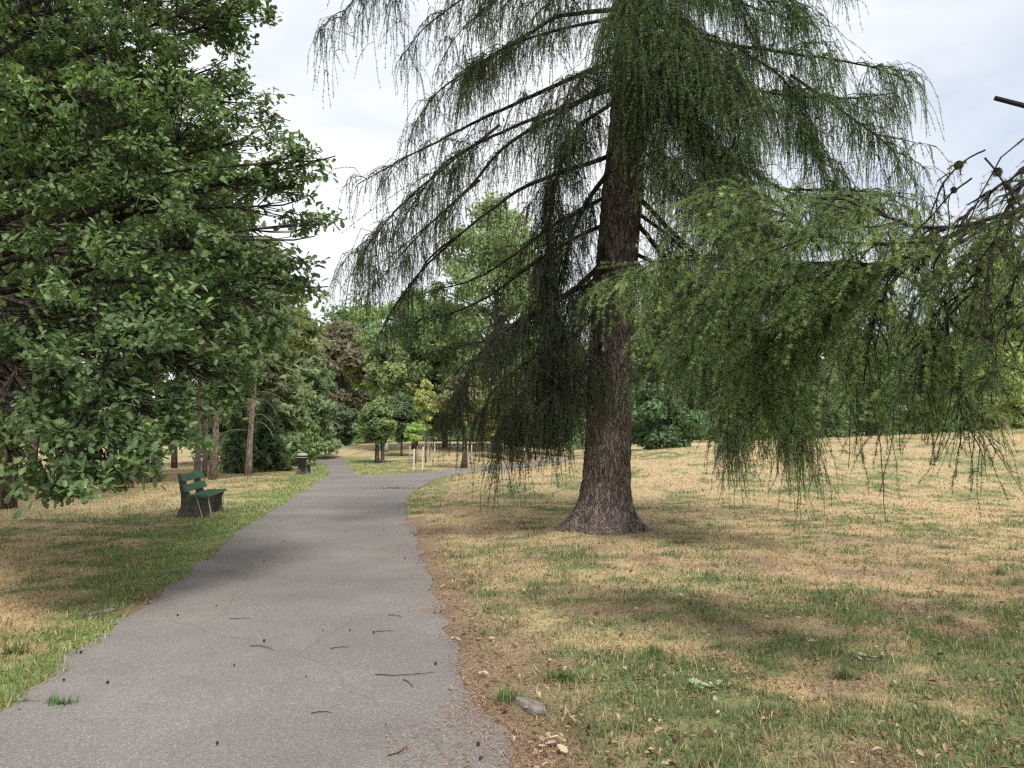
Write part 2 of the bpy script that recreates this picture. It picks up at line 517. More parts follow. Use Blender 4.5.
def lawn(x, y, sd_):
    """returns colour (n,3), bareness (n) and greenness"""
    x = np.asarray(x, float); y = np.asarray(y, float)
    rt = right_of_path(x, y)
    n1 = fbm(x * .32, y * .24, 11, 4); n2 = fbm(x * 1.15, y * .8, 21, 4); n3 = fbm(x * 4.5, y * 4.5, 31, 3)
    dryR = np.interp(y, [3, 5.5, 8, 11, 14, 18, 30, 45, 70], [.30, .34, .45, .58, .68, .74, .76, .78, .74])
    dryL = np.interp(y, [3, 8, 13, 20, 30, 45, 60], [.56, .62, .70, .80, .80, .74, .66])
    dry = np.where(rt, dryR, dryL)
    ns = fbm(x * .9, y * 2.6, 131, 4)
    dry = dry + (n1 - .5) * .75 + (n2 - .5) * 1.0 + (n3 - .5) * 1.3 + (ns - .5) * .9 + (fbm(x * 12, y * 12, 141, 2) - .5) * .5
    # orange-brown dry patch on the right, grass greener beside the larch shade
    dry += .35 * np.exp(-(((x - 4.2) / 2.2) ** 2 + ((y - 9.2) / 1.6) ** 2))
    fresh = np.where(rt, .65 * np.exp(-(sd_ / .8) ** 2) * sstep(14, 18, y), np.exp(-(np.clip(sd_, 0, 9) / np.clip(.12 * y, .55, 2.2)) ** 2))
    fresh = .8 * fresh * sstep(.30, .6, n2 + .1) * (1 - sstep(45, 60, y))
    dry = dry - fresh * .9
    gmix = np.clip(dry, 0, 1)[:, None]
    st = STRAW + (STRAW2 - STRAW) * np.clip((fbm(x * .5, y * .7, 41, 3) - .35) * 2.2, 0, 1)[:, None]
    gr = GREEN + (FRESH - GREEN) * np.clip(fresh * 1.2, 0, 1)[:, None]
    c = gr * (1 - sstep(.2, .8, gmix)) + st * sstep(.2, .8, gmix)
    # needle litter along the right edge, under the larch and in bare spots
    lit = np.where(rt & (y < 15), np.exp(-(np.clip(sd_, 0, 9) / (.22 + .35 * n2)) ** 2), 0)
    dl = np.hypot(x - LARCH[0], y - LARCH[1])
    lit = np.maximum(lit, .8 * np.exp(-((dl - .4) / .8) ** 2) * (n2 > .4))
    lit = np.maximum(lit, sstep(.58, .72, fbm(x * 1.6 + 9, y * 1.6, 61, 4)) * rt * (y < 14) * .7)
    lit = np.maximum(lit, np.where(~rt & (y < 8), np.exp(-(np.clip(sd_, 0, 9) / (.10 + .25 * n2)) ** 2) * (n1 < .55), 0))
    lit = np.clip(lit, 0, 1)
    br = BROWN + (SOIL - BROWN) * n3[:, None]
    c = c * (1 - lit[:, None] * .9) + br * lit[:, None] * .9
    return c, lit, 1 - gmix[:, 0]


# ------------------------------------------------------------------ ground sheet
gx = np.concatenate([[-900, -400, -220, -150], np.arange(-110, -36, 4.), np.arange(-36, -16, 1.), np.arange(-16, 14, .2), np.arange(14, 36, .6), np.arange(36, 112, 4.), [150, 220, 400, 900]])
gy = np.concatenate([[-300, -100, -40, -15], np.arange(-6, 2.4, 1.), np.arange(2.4, 18, .2), np.arange(18, 50, .6), np.arange(50, 112, 3.), [130, 170, 240, 400, 900, 1500]])
X, Y = np.meshgrid(gx, gy)
x, y = X.ravel(), Y.ravel()
sdv = path_sd(x, y)
gc, lit, _ = lawn(x, y, sdv)
z = H(x, y) - np.where(sdv < -.25, .02, 0)
z = z + (fbm(x * 3, y * 3, 71, 3) - .5) * .03 * (sdv > .1) * (y < 30) * (y > 1)
nxn, nyn = len(gx), len(gy)
i, j = np.meshgrid(np.arange(nxn - 1), np.arange(nyn - 1))
q = (j * nxn + i).ravel()
Fq = np.stack([q, q + 1, q + 1 + nxn, q + nxn], 1)
o = build('ground', np.column_stack([x, y, z]), Fq, M['soil'], gc * .74, smooth=True)  # soil colour lowered to paint the dark gaps between blades
tag(o, kind='structure')

# ------------------------------------------------------------------ grass blades (stuff)
def scatter(n, y0, y1, wide=.88, power=1.0):
    u = rng.random(n)
    yy = y0 * (y1 / y0) ** (u ** power)
    xx = (rng.random(n) * 2 - 1) * wide * yy
    return xx, yy


NB = 520000
bx, by = scatter(NB, 2.7, 48)
near = by < 5
keep = rng.random(NB) < np.clip((by / 4.6), .35, 1)
bx, by = bx[keep], by[keep]
sdb = path_sd(bx, by)
bc, blit, bg_ = lawn(bx, by, sdb)
clump = fbm(bx * 7, by * 7, 81, 2)
dens = np.clip(1.15 - blit * 1.05, 0, 1) * np.clip(.25 + 1.6 * (clump - .2), .15, 1)
okm = (sdb > -.05 + .12 * (vnoise(bx * 5, by * 5, 91) - .5)) & (rng.random(len(bx)) < dens)
okm &= np.hypot(bx - LARCH[0], by - LARCH[1]) > .6
bx, by, bc, sdb, bg_ = bx[okm], by[okm], bc[okm], sdb[okm], bg_[okm]
# strip of weeds growing in the seam of the path
kx = rng.normal(0, 1, 260); sp_ = ground_at(395, 489)
ex, ey = sp_[0] + kx * .42, sp_[1] + rng.normal(0, 1, 260) * .16
bx = np.concatenate([bx, ex]); by = np.concatenate([by, ey])
bc = np.concatenate([bc, np.tile([[.07, .11, .035]], (260, 1))]); bg_ = np.concatenate([bg_, np.ones(260)])
n = len(bx)
bz = H(bx, by)
ln = rng.uniform(.022, .06, n) * (1 + .5 * bg_) * (1 + .25 * rng.standard_normal(n).clip(-1, 2)) * np.interp(by, [3, 10, 45], [.85, .95, 1.3])
wd = .0042 * np.maximum(by / 5, .75) ** .75 * rng.uniform(.6, 1.4, n)
az = rng.random(n) * 2 * PI
tilt = np.where(rng.random(n) < .35 + .3 * (1 - bg_), rng.uniform(.9, 1.45, n), rng.uniform(.1, .8, n))
dirv = np.stack([np.cos(az) * np.sin(tilt), np.sin(az) * np.sin(tilt), np.cos(tilt)], 1)
sa = az + PI / 2 + rng.normal(0, .4, n)
side = np.stack([np.cos(sa), np.sin(sa), 0 * sa], 1)
base = np.stack([bx, by, bz], 1) + np.array([0, 0, .002])
V = np.stack([base - side * wd[:, None], base + side * wd[:, None], base + dirv * ln[:, None]], 1).reshape(-1, 3)
vr = rng.uniform(.7, 1.35, (n, 1)) * np.array([1, 1, 1]) + rng.normal(0, .06, (n, 3))
mixd = rng.random(n) < .20
bc = np.where(mixd[:, None], STRAW * 1.05, bc)
mixg = rng.random(n) < .14
bc = np.where(mixg[:, None], GREEN * 1.1, bc)
C = np.clip(bc * vr, .01, .9)
C3 = np.repeat(C[:, None, :], 3, 1); C3[:, :2] *= .58  # blade bases darkened: shade between blades put into the colour
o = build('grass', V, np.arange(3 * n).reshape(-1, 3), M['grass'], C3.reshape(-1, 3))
tag(o, kind='stuff', label='short patchy half dry lawn grass on both sides of the path', cat='grass')

# ------------------------------------------------------------------ needle litter and dry leaves (stuff)
n = 330000
lx, ly = scatter(n, 2.8, 17, .8)
sdl = path_sd(lx, ly)
_, ll, _ = lawn(lx, ly, np.maximum(sdl, 0))
rtl = right_of_path(lx, ly) & (ly < 14)
inner = np.where(sdl < 0, np.exp(sdl / np.where(rtl, .04 + .34 * sstep(.45, .75, fbm(lx * 1.3, ly * 1.3, 17, 4)), .05)) + .005, 1) 
okl = rng.random(n) < (ll ** 1.3) * inner * .8 + .012 * (sdl > 0) + .0012
lx, ly, sdl = lx[okl], ly[okl], sdl[okl]
n = len(lx)
lz = H(lx, ly) + np.where(sdl < .05, .0125, .004) + rng.random(n) * .012
ln = rng.uniform(.012, .03, n); wd = rng.uniform(.001, .0026, n) * np.maximum(ly / 5, 1)
az = rng.random(n) * 2 * PI
d = np.stack([np.cos(az), np.sin(az), rng.normal(0, .18, n)], 1); s2 = np.stack([-np.sin(az), np.cos(az), 0 * az], 1)
p0 = np.stack([lx, ly, lz], 1)
V = np.stack([p0 - s2 * wd[:, None], p0 + s2 * wd[:, None], p0 + d * ln[:, None] + s2 * wd[:, None] * .6, p0 + d * ln[:, None] - s2 * wd[:, None] * .6], 1).reshape(-1, 3)
pal = np.array([[.40, .24, .155], [.28, .17, .115], [.50, .34, .22], [.14, .09, .065], [.42, .27, .18]])
C = pal[rng.integers(0, 5, n)] * rng.uniform(.8, 1.25, (n, 1))
o = build('needle_litter', V, np.arange(4 * n).reshape(-1, 4), M['dry'], np.repeat(C, 4, 0))
tag(o, kind='stuff', label='rusty brown fallen larch needles along the path edges', cat='needle litter')


def leaf_shape(seg=8):
    """lobed oak leaf, midrib along +y, length 1: returns verts (n,3), quads"""
    ys = np.array([0, .10, .22, .31, .44, .54, .68, .78, .92, 1.0])
    ws = np.array([.012, .05, .17, .10, .25, .15, .29, .17, .16, .015])
    V = []
    for yy, ww in zip(ys, ws):
        V += [[-ww, yy, .10 * ww + .0], [0, yy, -.05 + .05 * math.cos(yy * 3)], [ww, yy, .10 * ww]]
    V = np.array(V); V[:, 2] -= .12 * (V[:, 1] - .3) ** 2
    Q = []
    for k in range(len(ys) - 1):
        b = 3 * k
        Q += [[b, b + 1, b + 4, b + 3], [b + 1, b + 2, b + 5, b + 4]]
    return V, np.array(Q)


LV, LQ = leaf_shape()
LV_S = np.array([[0, 0, 0], [-.2, .35, .03], [-.23, .7, .03], [0, 1, -.05], [.23, .7, .03], [.2, .35, .03], [0, .5, -.03]])
LQ_S = np.array([[0, 6, 2, 1], [6, 3, 2, 2], [0, 5, 4, 6], [6, 4, 3, 3]])
LT_S = np.array([[0, 6, 1], [1, 6, 2], [2, 6, 3], [0, 5, 6], [5, 4, 6], [4, 3, 6]])


def place_leaves(pos, dirv, nrm, size, col, TV, TF):
    """instances of a leaf: pos, dir (midrib), nrm, size (n), col (n,3)"""
    y_ = unit(dirv); x_ = unit(np.cross(y_, nrm)); z_ = np.cross(x_, y_)
    V = (TV[None, :, 0, None] * x_[:, None] + TV[None, :, 1, None] * y_[:, None] + TV[None, :, 2, None] * z_[:, None]) * size[:, None, None] + pos[:, None]
    k = len(TV)
    F = (TF[None] + (np.arange(len(pos)) * k)[:, None, None]).reshape(-1, TF.shape[1])
    return V.reshape(-1, 3), F, np.repeat(col, k, 0)


n = 9000
lx, ly = scatter(n, 2.9, 22, .85)
sdl = path_sd(lx, ly)
rt = right_of_path(lx, ly)
okl = rng.random(n) < np.where(sdl < 0, .012, np.where(rt, .25 + .7 * sstep(.45, .6, fbm(lx * .9, ly * .9, 99, 3)) + .9 * np.exp(-(sdl / .45) ** 2) * (ly < 13), .14))
okl &= sdl > -.4
lx, ly, sdl = lx[okl], ly[okl], sdl[okl]; n = len(lx)
pal = np.array([[.42, .30, .19], [.34, .22, .13], [.52, .41, .28], [.17, .10, .065], [.24, .15, .10]])
az = rng.random(n) * 2 * PI
o_ = place_leaves(np.stack([lx, ly, H(lx, ly) + .022 + .012 * rng.random(n)], 1), np.stack([np.cos(az), np.sin(az), rng.normal(.15, .3, n)], 1),
                  np.stack([rng.normal(0, .4, n), rng.normal(0, .4, n), np.ones(n)], 1), rng.uniform(.022, .062, n), pal[rng.integers(0, 5, n)] * rng.uniform(.7, 1.2, (n, 1)), LV_S * np.array([1, 1, 3]), LT_S)
o = build('fallen_leaves', o_[0], o_[1], M['dry'], o_[2])
tag(o, kind='stuff', label='scattered dry brown and beige leaves lying in the grass', cat='fallen leaves')

# ------------------------------------------------------------------ trunks
def trunk_mesh(P, rad, n, flare=0, bark=.0, seed=0, lobes=6, rings=60):
    """trunk along polyline P (evenly resampled) with root flare and bark relief"""
    C_, L_ = resample(P, rings)
    u = np.linspace(0, 1, rings)
    u = u ** 1.0
    r = np.interp(u * L_, np.linspace(0, L_, len(rad)), rad)
    a = np.arange(n) * 2 * PI / n
    hgt = (u * L_)[:, None]
    rr = r[:, None] * np.ones((1, n))
    fl = (np.exp(-hgt / .23) + .16 * np.exp(-hgt / .7)) * flare
    rr = rr * (1 + fl * (.75 + .5 * (vnoise(a[None] * lobes / (2 * PI) * 1.0, 0 * hgt + 3, seed) - .2) + .42 * np.cos(lobes * a + seed + 1.5 * np.sin(2 * a))[None]))
    rr = rr * (1 + .05 * (vnoise(np.cos(a)[None] * 1.7 + 9, np.sin(a)[None] * 1.7 + hgt * .5, seed + 2) - .5) * 2)
    if bark:
        ca = a[None] * r[:, None].mean() * 1.0
        f1 = vnoise(ca * 34 + 2 * vnoise(ca * 6, hgt * 5, seed + 4), hgt * 9, seed + 5)
        f2 = vnoise(ca * 75, hgt * 30, seed + 6)
        rr = rr + bark * (np.abs(f1 - .5) * 2 + .35 * f2 - .5)
    V = C_[:, None, :] + np.stack([np.cos(a)[None] * rr, np.sin(a)[None] * rr, 0 * rr], 2)
    V[0, :, 2] -= .12
    i = np.arange(n); j = (i + 1) % n
    Q = (np.stack([i, j, j + n, i + n], 1)[None] + (np.arange(rings - 1) * n)[:, None, None]).reshape(-1, 4)
    return V.reshape(-1, 3), Q


# ------------------------------------------------------------------ larch foliage
def strands(p0, d0, L_, droop, K=6, wig=.05, ex=.5):
    S = len(p0)
    t = np.linspace(0, 1, K)[None, :, None]
    w_ = np.clip(droop[:, None, None] * t ** ex, 0, 1)
    D = d0[:, None, :] * (1 - w_) + np.array([0, 0, -1.])[None, None] * w_
    D = unit(D + rng.normal(0, wig, (S, K, 3)) + rng.normal(0, wig * 2.2, (S, 1, 3)) * np.array([1, 1, .2]) * np.sin(t * rng.uniform(1.5, 5, (S, 1, 1)) + rng.uniform(0, 3, (S, 1, 1))))
    P = np.empty((S, K, 3)); P[:, 0] = p0
    st = (L_ / (K - 1))[:, None, None]
    P[:, 1:] = p0[:, None] + np.cumsum(D[:, :-1] * st, axis=1)
    return P


def needles_on(P, L_, gap, m, nl, wdt, col, spread=.9):
    """tufts along strands: P (S,K,3)"""
    S, K, _ = P.shape
    cnt = np.maximum(2, (L_ / gap)).astype(int)
    si = np.repeat(np.arange(S), cnt)
    tt = rng.random(len(si)) * (K - 1.001)
    k = tt.astype(int); f = (tt - k)[:, None]
    q = P[si, k] * (1 - f) + P[si, k + 1] * f
    T = unit(P[si, k + 1] - P[si, k])
    q = np.repeat(q, m, 0); T = np.repeat(T, m, 0); si = np.repeat(si, m)
    n = len(q)
    d = unit(rng.normal(0, 1, (n, 3)))
    d = unit(d * spread + T * .45)
    sd2 = unit(np.cross(d, unit(rng.normal(0, 1, (n, 3)))))
    ln = nl * rng.uniform(.6, 1.2, n)[:, None]
    V = np.stack([q - sd2 * wdt, q + sd2 * wdt, q + d * ln], 1).reshape(-1, 3)
    c = col[si] * rng.uniform(.75, 1.3, (n, 1))
    return V, np.arange(3 * n).reshape(-1, 3), np.repeat(np.clip(c, .005, .9), 3, 0)


def larch_branches(prims, wood, green, sec_gap=.2, sec_len=(.3, .95), str_gap=.085, str_len=(.2, .8), r0=.05, gap=.035, m=5, nl=.03, wdt=.0016,
                   c_lo=(.03, .055, .018), c_hi=(.075, .13, .035), droop=(.75, 1.0), fresh=0.0, bare_in=.12, tubes_r=.0035, wig=.06, dark=None, tip=.007, ex=.5, bundle=1, stray=.015):
    """prims: list of (polyline, base radius scale, density scale, length scale, colour scale)"""
    P0, D0, LL, DR, CC = [], [], [], [], []
    for pr in prims:
        poly, rs, dn, lscale, cs = pr
        n = 26
        Q, L_ = resample(poly, n)
        Q = Q + np.cumsum(rng.normal(0, .006, (n, 3)), 0) * L_ / 4
        rad = np.linspace(r0 * rs, tip, n)
        wood.tube(Q, rad, 6, cap=False)
        Tn = unit(np.gradient(Q, axis=0))
        # secondaries
        ns = int(L_ / sec_gap * dn)
        ss = np.sort(rng.uniform(bare_in, 1, ns)) * (n - 1.001)
        starts, dirs, lens = [], [], []
        for s_ in ss:
            k = int(s_); f = s_ - k
            p = Q[k] * (1 - f) + Q[k + 1] * f; T = Tn[k]
            lat = unit(np.cross(T, [0, 0, 1.])) * random.choice((-1, 1))
            u = s_ / (n - 1)
            l = random.uniform(*sec_len) * lscale * (.45 + .9 * math.sin(min(1, u * 1.15) * PI * .75 + .35))
            starts.append(p); dirs.append(unit(T * random.uniform(.3, 1.0) + lat * random.uniform(.4, 1.1) + np.array([0, 0, random.uniform(-.2, .22)]))); lens.append(max(.12, l))
        if ns:
            SP = strands(np.array(starts), np.array(dirs), np.array(lens), rng.uniform(.2, .8, ns), 7, .09)
            sr = np.linspace(min(.009, r0 * rs * .6), min(.003, tip), 7)[None] * np.ones((ns, 1))
            v, f_ = tubes(SP, sr, 4); wood.add(v, f_)
        # strand starts along primary and secondaries
        def emit(P, Lp, Tp, g, u0):
            cnt = max(1, int(Lp / g))
            for _ in range(cnt):
                s_ = random.uniform(u0, 1) * (len(P) - 1.001); k = int(s_); f = s_ - k
                p = P[k] * (1 - f) + P[k + 1] * f
                T = unit(P[k + 1] - P[k])
                lb = random.uniform(*str_len) * lscale * random.choice((.5, .8, 1, 1.3)); tone = cs * random.uniform(.75, 1.3)
                for _b in range(bundle):
                    P0.append(p + rng.normal(0, .02, 3) * (_b > 0))
                    rv = np.array([random.gauss(0, 1), random.gauss(0, 1), random.gauss(0, .5)])
                    D0.append(unit(T * .6 + rv * .5))
                    LL.append(lb * random.uniform(.6, 1.1))
                    DR.append(random.uniform(*droop) if random.random() > stray else random.uniform(.25, .6))
                    CC.append(tone)
        emit(Q, L_, Tn, str_gap / dn, bare_in)
        for k in range(ns):
            emit(SP[k], lens[k], None, str_gap / dn, .1)
            P0.append(SP[k, -2]); D0.append(unit(SP[k, -1] - SP[k, -2])); LL.append(random.uniform(*str_len) * .7); DR.append(random.uniform(droop[0] * .6, droop[1])); CC.append(cs)
    P0, D0, LL, DR, CC = map(np.array, (P0, D0, LL, DR, CC))
    S = len(P0); print('strands', S)
    SP = strands(P0, D0, LL, DR, 7, wig, ex)
    fk = rng.random(S) < .3
    cd = unit(rng.normal(0, 1, (fk.sum(), 3)) * np.array([1, 1, .3]))
    SPc = strands(SP[fk, 3], cd, LL[fk] * rng.uniform(.25, .5, fk.sum()), np.full(fk.sum(), .92), 7, wig, .6)
    SP = np.concatenate([SP, SPc]); LL = np.concatenate([LL, LL[fk] * .4]); CC = np.concatenate([CC, CC[fk]]); S = len(SP)
    v, f_ = tubes(SP, np.linspace(tubes_r, tubes_r * .45, 7)[None] * np.ones((S, 1)), 3); wood.add(v, f_)
    t = rng.random((S, 1)) ** 1.3
    col = (np.array(c_lo) * (1 - t) + np.array(c_hi) * t) * CC[:, None] * rng.uniform(.8, 1.2, (S, 1))
    if fresh:
        fr = rng.random(S) < fresh
        col[fr] = np.array([.34, .43, .15]) * rng.uniform(.8, 1.2, (fr.sum(), 1))
    if dark is not None:
        fr = rng.random(S) < dark
        col[fr] = np.array([.05, .042, .028]) * rng.uniform(.6, 1.2, (fr.sum(), 1))
    v, f_, c = needles_on(SP, LL, gap, m, nl, wdt, col)
    green.add(v, f_, c)
    return SP


def px_branch(pts):
    return [at(*p) for p in pts]


# --- the big larch in the middle
top = np.array([2.75, 13.3, 26.0])
trunk_P = [LARCH, LARCH + np.array([.10, 0, 1.5]), at(612, 330, 13.0), at(622, 200, 13.05), at(632, 60, 13.1), np.array([2.35, 13.2, 14]), top]
larch = empty('larch_tree', LARCH, 'large larch with drooping strands and a thick flared trunk beside the path', 'tree')
V, Q = trunk_mesh(trunk_P, [.405, .385, .37, .36, .355, .35, .34, .32, .30, .27, .23, .19, .15, .11, .07, .03], 160, .80, .03, 3, 6, 520)
mb = MB(); mb.add(V, Q)
for a_, l_, r_ in ((3.35, .70, .17), (2.75, .5, .13), (4.1, .55, .15), (4.75, .42, .13), (5.5, .58, .15), (6.15, .68, .15), (.6, .6, .13), (1.6, .6, .14)):
    dv = np.array([math.cos(a_), math.sin(a_), 0]); sv = np.array([-dv[1], dv[0], 0]) * random.uniform(-.12, .12)
    Q_, _ = resample([LARCH + dv * .22 + [0, 0, .55], LARCH + dv * .40 + [0, 0, .22], LARCH + dv * (l_ * .8) + sv + [0, 0, .05], LARCH + dv * (l_ + .25) + sv * 2 + [0, 0, -.07]], 26)
    rr_ = np.interp(np.linspace(0, 1, 26), [0, .35, .75, 1], [r_ * .8, r_, r_ * .55, r_ * .22]) * (1 + .10 * (rng.random(26) - .5))
    mb.tube(Q_, rr_, 14)
# knot on the trunk
kp = at(617, 474, 12.6); a = np.linspace(0, 2 * PI, 13)[:-1]
o = mb.build('trunk', M['larch_bark'], larch, True, LARCH); o.location = (0, 0, 0)


def tp(z):      # trunk centre at height z
    C_, _ = resample(trunk_P, 60)
    return np.array([np.interp(z, C_[:, 2], C_[:, 0]), np.interp(z, C_[:, 2], C_[:, 1]), z])


wood, green = MB(), MB()
left_prims = [  # last value darkens the needle colour: backlit shade painted into the left side
    ([(628, -120, 13), (560, -90, 13), (470, -60, 12.6), (385, -28, 12.3), (345, 20, 12.2)], .9, 1.0, 1.25, .75),
    ([(628, -60, 13), (560, -40, 13.4), (490, -15, 13.8), (430, 25, 14.2), (400, 60, 14.4)], .8, .9, 1.0, .75),
    ([(628, 8, 13), (566, 16, 12.8), (531, 34, 12.6), (478, 67, 12.4), (440, 92, 12.3), (415, 125, 12.2)], .9, 1.1, 1.0, .8),
    ([(622, 58, 13), (566, 81, 13), (517, 105, 13), (471, 127, 13), (418, 155, 13), (362, 186, 13)], .9, .75, 1.05, .8),
    ([(622, 84, 13), (573, 102, 12.6), (524, 120, 12.3), (475, 144, 12), (440, 165, 11.9), (408, 207, 11.8), (387, 243, 11.8)], .9, .8, 1.05, .85),
    ([(618, 80, 13), (601, 88, 13.3), (549, 120, 13.7), (503, 151, 14), (471, 190, 14.2), (430, 228, 14.3), (385, 265, 14.4)], .95, .75, 1.0, .75),
    ([(618, 148, 13), (605, 158, 12.9), (545, 179, 12.7), (506, 200, 12.6), (468, 229, 12.5), (430, 262, 12.4), (395, 318, 12.4)], .95, .5, .9, .8),
    ([(616, 160, 13), (583, 205, 12.6), (566, 250, 12.4), (556, 300, 12.4), (548, 350, 12.4)], 1.0, 1.08, 0.92, .46),
    ([(616, 100, 13), (580, 125, 12.4), (560, 165, 12.2), (550, 220, 12.1), (545, 300, 12.1)], .8, 1.37, 0.86, .46),
    ([(610, 228, 13), (592, 285, 12.5), (570, 328, 12.3), (553, 365, 12.2), (545, 430, 12.1)], 1.0, 1.15, 0.92, .46),
    ([(612, 255, 13), (560, 298, 12.2), (525, 312, 11.9), (492, 338, 11.6), (468, 368, 11.5), (452, 408, 11.5)], .95, 1.08, 0.92, .46),
    ([(610, 290, 13), (575, 335, 13.6), (530, 360, 13.9), (490, 395, 14.1), (478, 430, 14.2)], .9, 1.01, 0.81, .46),
    ([(602, 340, 12.6), (560, 388, 12.0), (530, 415, 11.8), (498, 432, 11.8)], .6, 1.15, 0.86, .46),
    ([(600, 370, 12.7), (575, 405, 12.3), (555, 430, 12.2)], .5, 1.15, 0.76, .46),
    ([(575, 300, 12.3), (545, 350, 11.9), (520, 395, 11.8), (505, 425, 11.8)], .6, 1.08, 0.92, .46),
    ([(500, 125, 12), (450, 165, 11.9), (405, 205, 11.8), (372, 245, 11.8), (352, 280, 11.8)], .5, 1.2, 1.0, .9),
    ([(480, 180, 14.1), (430, 225, 14.1), (395, 262, 14.2), (366, 300, 14.2)], .5, 1.0, .95, .85),
    ([(460, 235, 12.5), (425, 268, 12.4), (398, 302, 12.4), (380, 335, 12.4)], .5, .9, .85, .85),
    ([(620, 15, 13), (560, 30, 12.2), (500, 50, 11.7), (450, 85, 11.4)], .7, 1.1, .9, .85),
    ([(622, -30, 13), (580, -30, 12.2), (530, -20, 11.8), (480, 10, 11.6), (450, 40, 11.5)], .7, 1.3, 1.0, .8),
    ([(620, 60, 13), (590, 70, 12.0), (570, 100, 11.4), (555, 140, 11.2)], .7, 1.5, .95, .75),
    ([(608, 330, 13), (585, 372, 12.2), (550, 398, 11.7), (520, 420, 11.6)], .8, 0.94, 0.81, .46),
]
right_prims = [
    ([(645, -40, 13), (700, -60, 12.6), (770, -50, 12.4), (835, -25, 12.3)], .9, 1.1, 1.0, 1.1),
    ([(640, 20, 13), (720, 42, 12.6), (800, 52, 12.3), (870, 62, 12.1), (912, 78, 12)], .9, 1.35, 1.0, 1.25),
    ([(640, 70, 13), (740, 88, 12.2), (830, 98, 11.9), (900, 92, 11.7)], .9, 1.4, 1.0, 1.2),
    ([(640, 105, 13), (730, 160, 12.6), (790, 195, 12.3), (840, 214, 12.1), (885, 240, 12.1)], 1.0, 1.3, .95, 1.1),
    ([(640, 0, 13), (690, 30, 11.8), (730, 70, 10.9), (760, 120, 10.4)], .9, 1.5, 1.05, 1.15),
    ([(638, 60, 13), (665, 90, 12), (680, 140, 11.2), (690, 190, 10.8)], .8, 1.5, .95, 1.05),
    ([(632, 190, 13), (690, 250, 12.4), (730, 300, 12.1), (760, 350, 12)], 1.0, 1.3, .95, 1.0),
    ([(636, 130, 13), (700, 190, 12), (735, 250, 11.2), (755, 320, 10.8), (765, 380, 10.7)], .9, 1.6, .95, 1.05),
    ([(642, -50, 13), (690, -30, 12.2), (740, -5, 11.8), (800, 10, 11.6)], .8, 1.6, 1.1, 1.1),
    ([(640, -60, 13), (648, -30, 11.6), (628, 10, 10.9), (618, 40, 10.7)], .7, 1.6, 1.1, 1.0),
    ([(690, 30, 12.4), (720, 85, 11.6), (738, 150, 11.2), (748, 200, 11.1)], .5, 1.9, 1.0, 1.1),
    ([(790, 75, 12.1), (840, 112, 11.9), (884, 145, 11.9), (912, 180, 11.9)], .5, 1.3, .9, 1.2),
    ([(780, 190, 12.3), (830, 190, 12.1), (880, 195, 12.0), (915, 215, 12.0)], .5, 1.2, .7, 1.15),
    ([(740, 50, 12.5), (785, 80, 12.2), (812, 130, 12), (830, 180, 12)], .5, 1.6, 1.0, 1.15),
    ([(645, 70, 13), (690, 115, 12), (740, 185, 11.8), (775, 250, 11.8)], .8, 1.7, 1.0, 1.05),
    ([(650, 30, 13), (668, 60, 11.8), (668, 110, 11.2), (660, 160, 11)], .6, 1.5, .9, 1.0),
    ([(690, 270, 11.8), (712, 325, 10.9), (724, 375, 10.5), (734, 425, 10.4)], .5, 2.6, .85, 1.0),
    ([(725, 300, 11.2), (758, 350, 10.7), (780, 395, 10.5), (792, 435, 10.5)], .5, 2.4, .85, 1.05),
    ([(660, 250, 12.4), (668, 300, 11.8), (655, 340, 11.6), (650, 370, 11.5)], .5, 1.5, .7, 1.0),
    ([(634, 220, 13), (690, 290, 11.9), (720, 350, 11.3), (740, 405, 11.0)], .9, 1.7, .9, .95),
    ([(630, 250, 13), (670, 310, 12.4), (690, 345, 12.2)], .7, 1.2, .75, .9),
    ([(640, -20, 13), (650, 10, 11.8), (640, 40, 11.0), (632, 80, 10.7)], .8, 1.2, .9, .95),
]
prims = [(px_branch(p[0]), p[1], p[2] * (.8 if p[4] > .6 else 1.25), p[3], p[4] * .85) for p in left_prims] + [(px_branch(p[0]), p[1], p[2] * .88, p[3], p[4]) for p in right_prims]
# branches on the sides that face away and above the frame
for k in range(42):
    z0 = random.uniform(3.8, 23)
    az_ = random.uniform(0, 2 * PI)
    if z0 < 11 and math.sin(az_) < .1:
        az_ = random.uniform(.15 * PI, .85 * PI)
    Lb = max(.8, 5.2 * (1 - (z0 - 3) / 24)) * random.uniform(.75, 1.05)
    p = tp(z0); dv = np.array([math.cos(az_), math.sin(az_), 0])
    pts = [p, p + dv * Lb * .3 + [0, 0, -.1 * Lb], p + dv * Lb * .65 + [0, 0, -.28 * Lb], p + dv * Lb + [0, 0, -.34 * Lb]]
    prims.append((pts, .8, .62 if z0 < 12 else .45, .9, .8))
larch_branches(prims, wood, green, dark=.13, sec_gap=.17, sec_len=(.3, 1.0), gap=.028, m=6, wdt=.0026, nl=.029, str_gap=.138, str_len=(.3, 1.25), tubes_r=.0042, droop=(.9, 1.0), ex=.24, wig=.055, bundle=3, stray=.05, c_lo=(.09, .16, .075), c_hi=(.27, .38, .16))
o = wood.build('branches', M['twig'], larch, False, LARCH); o.location = (0, 0, 0)
o = green.build('crown', M['needle'], larch, False, LARCH); o.location = (0, 0, 0)

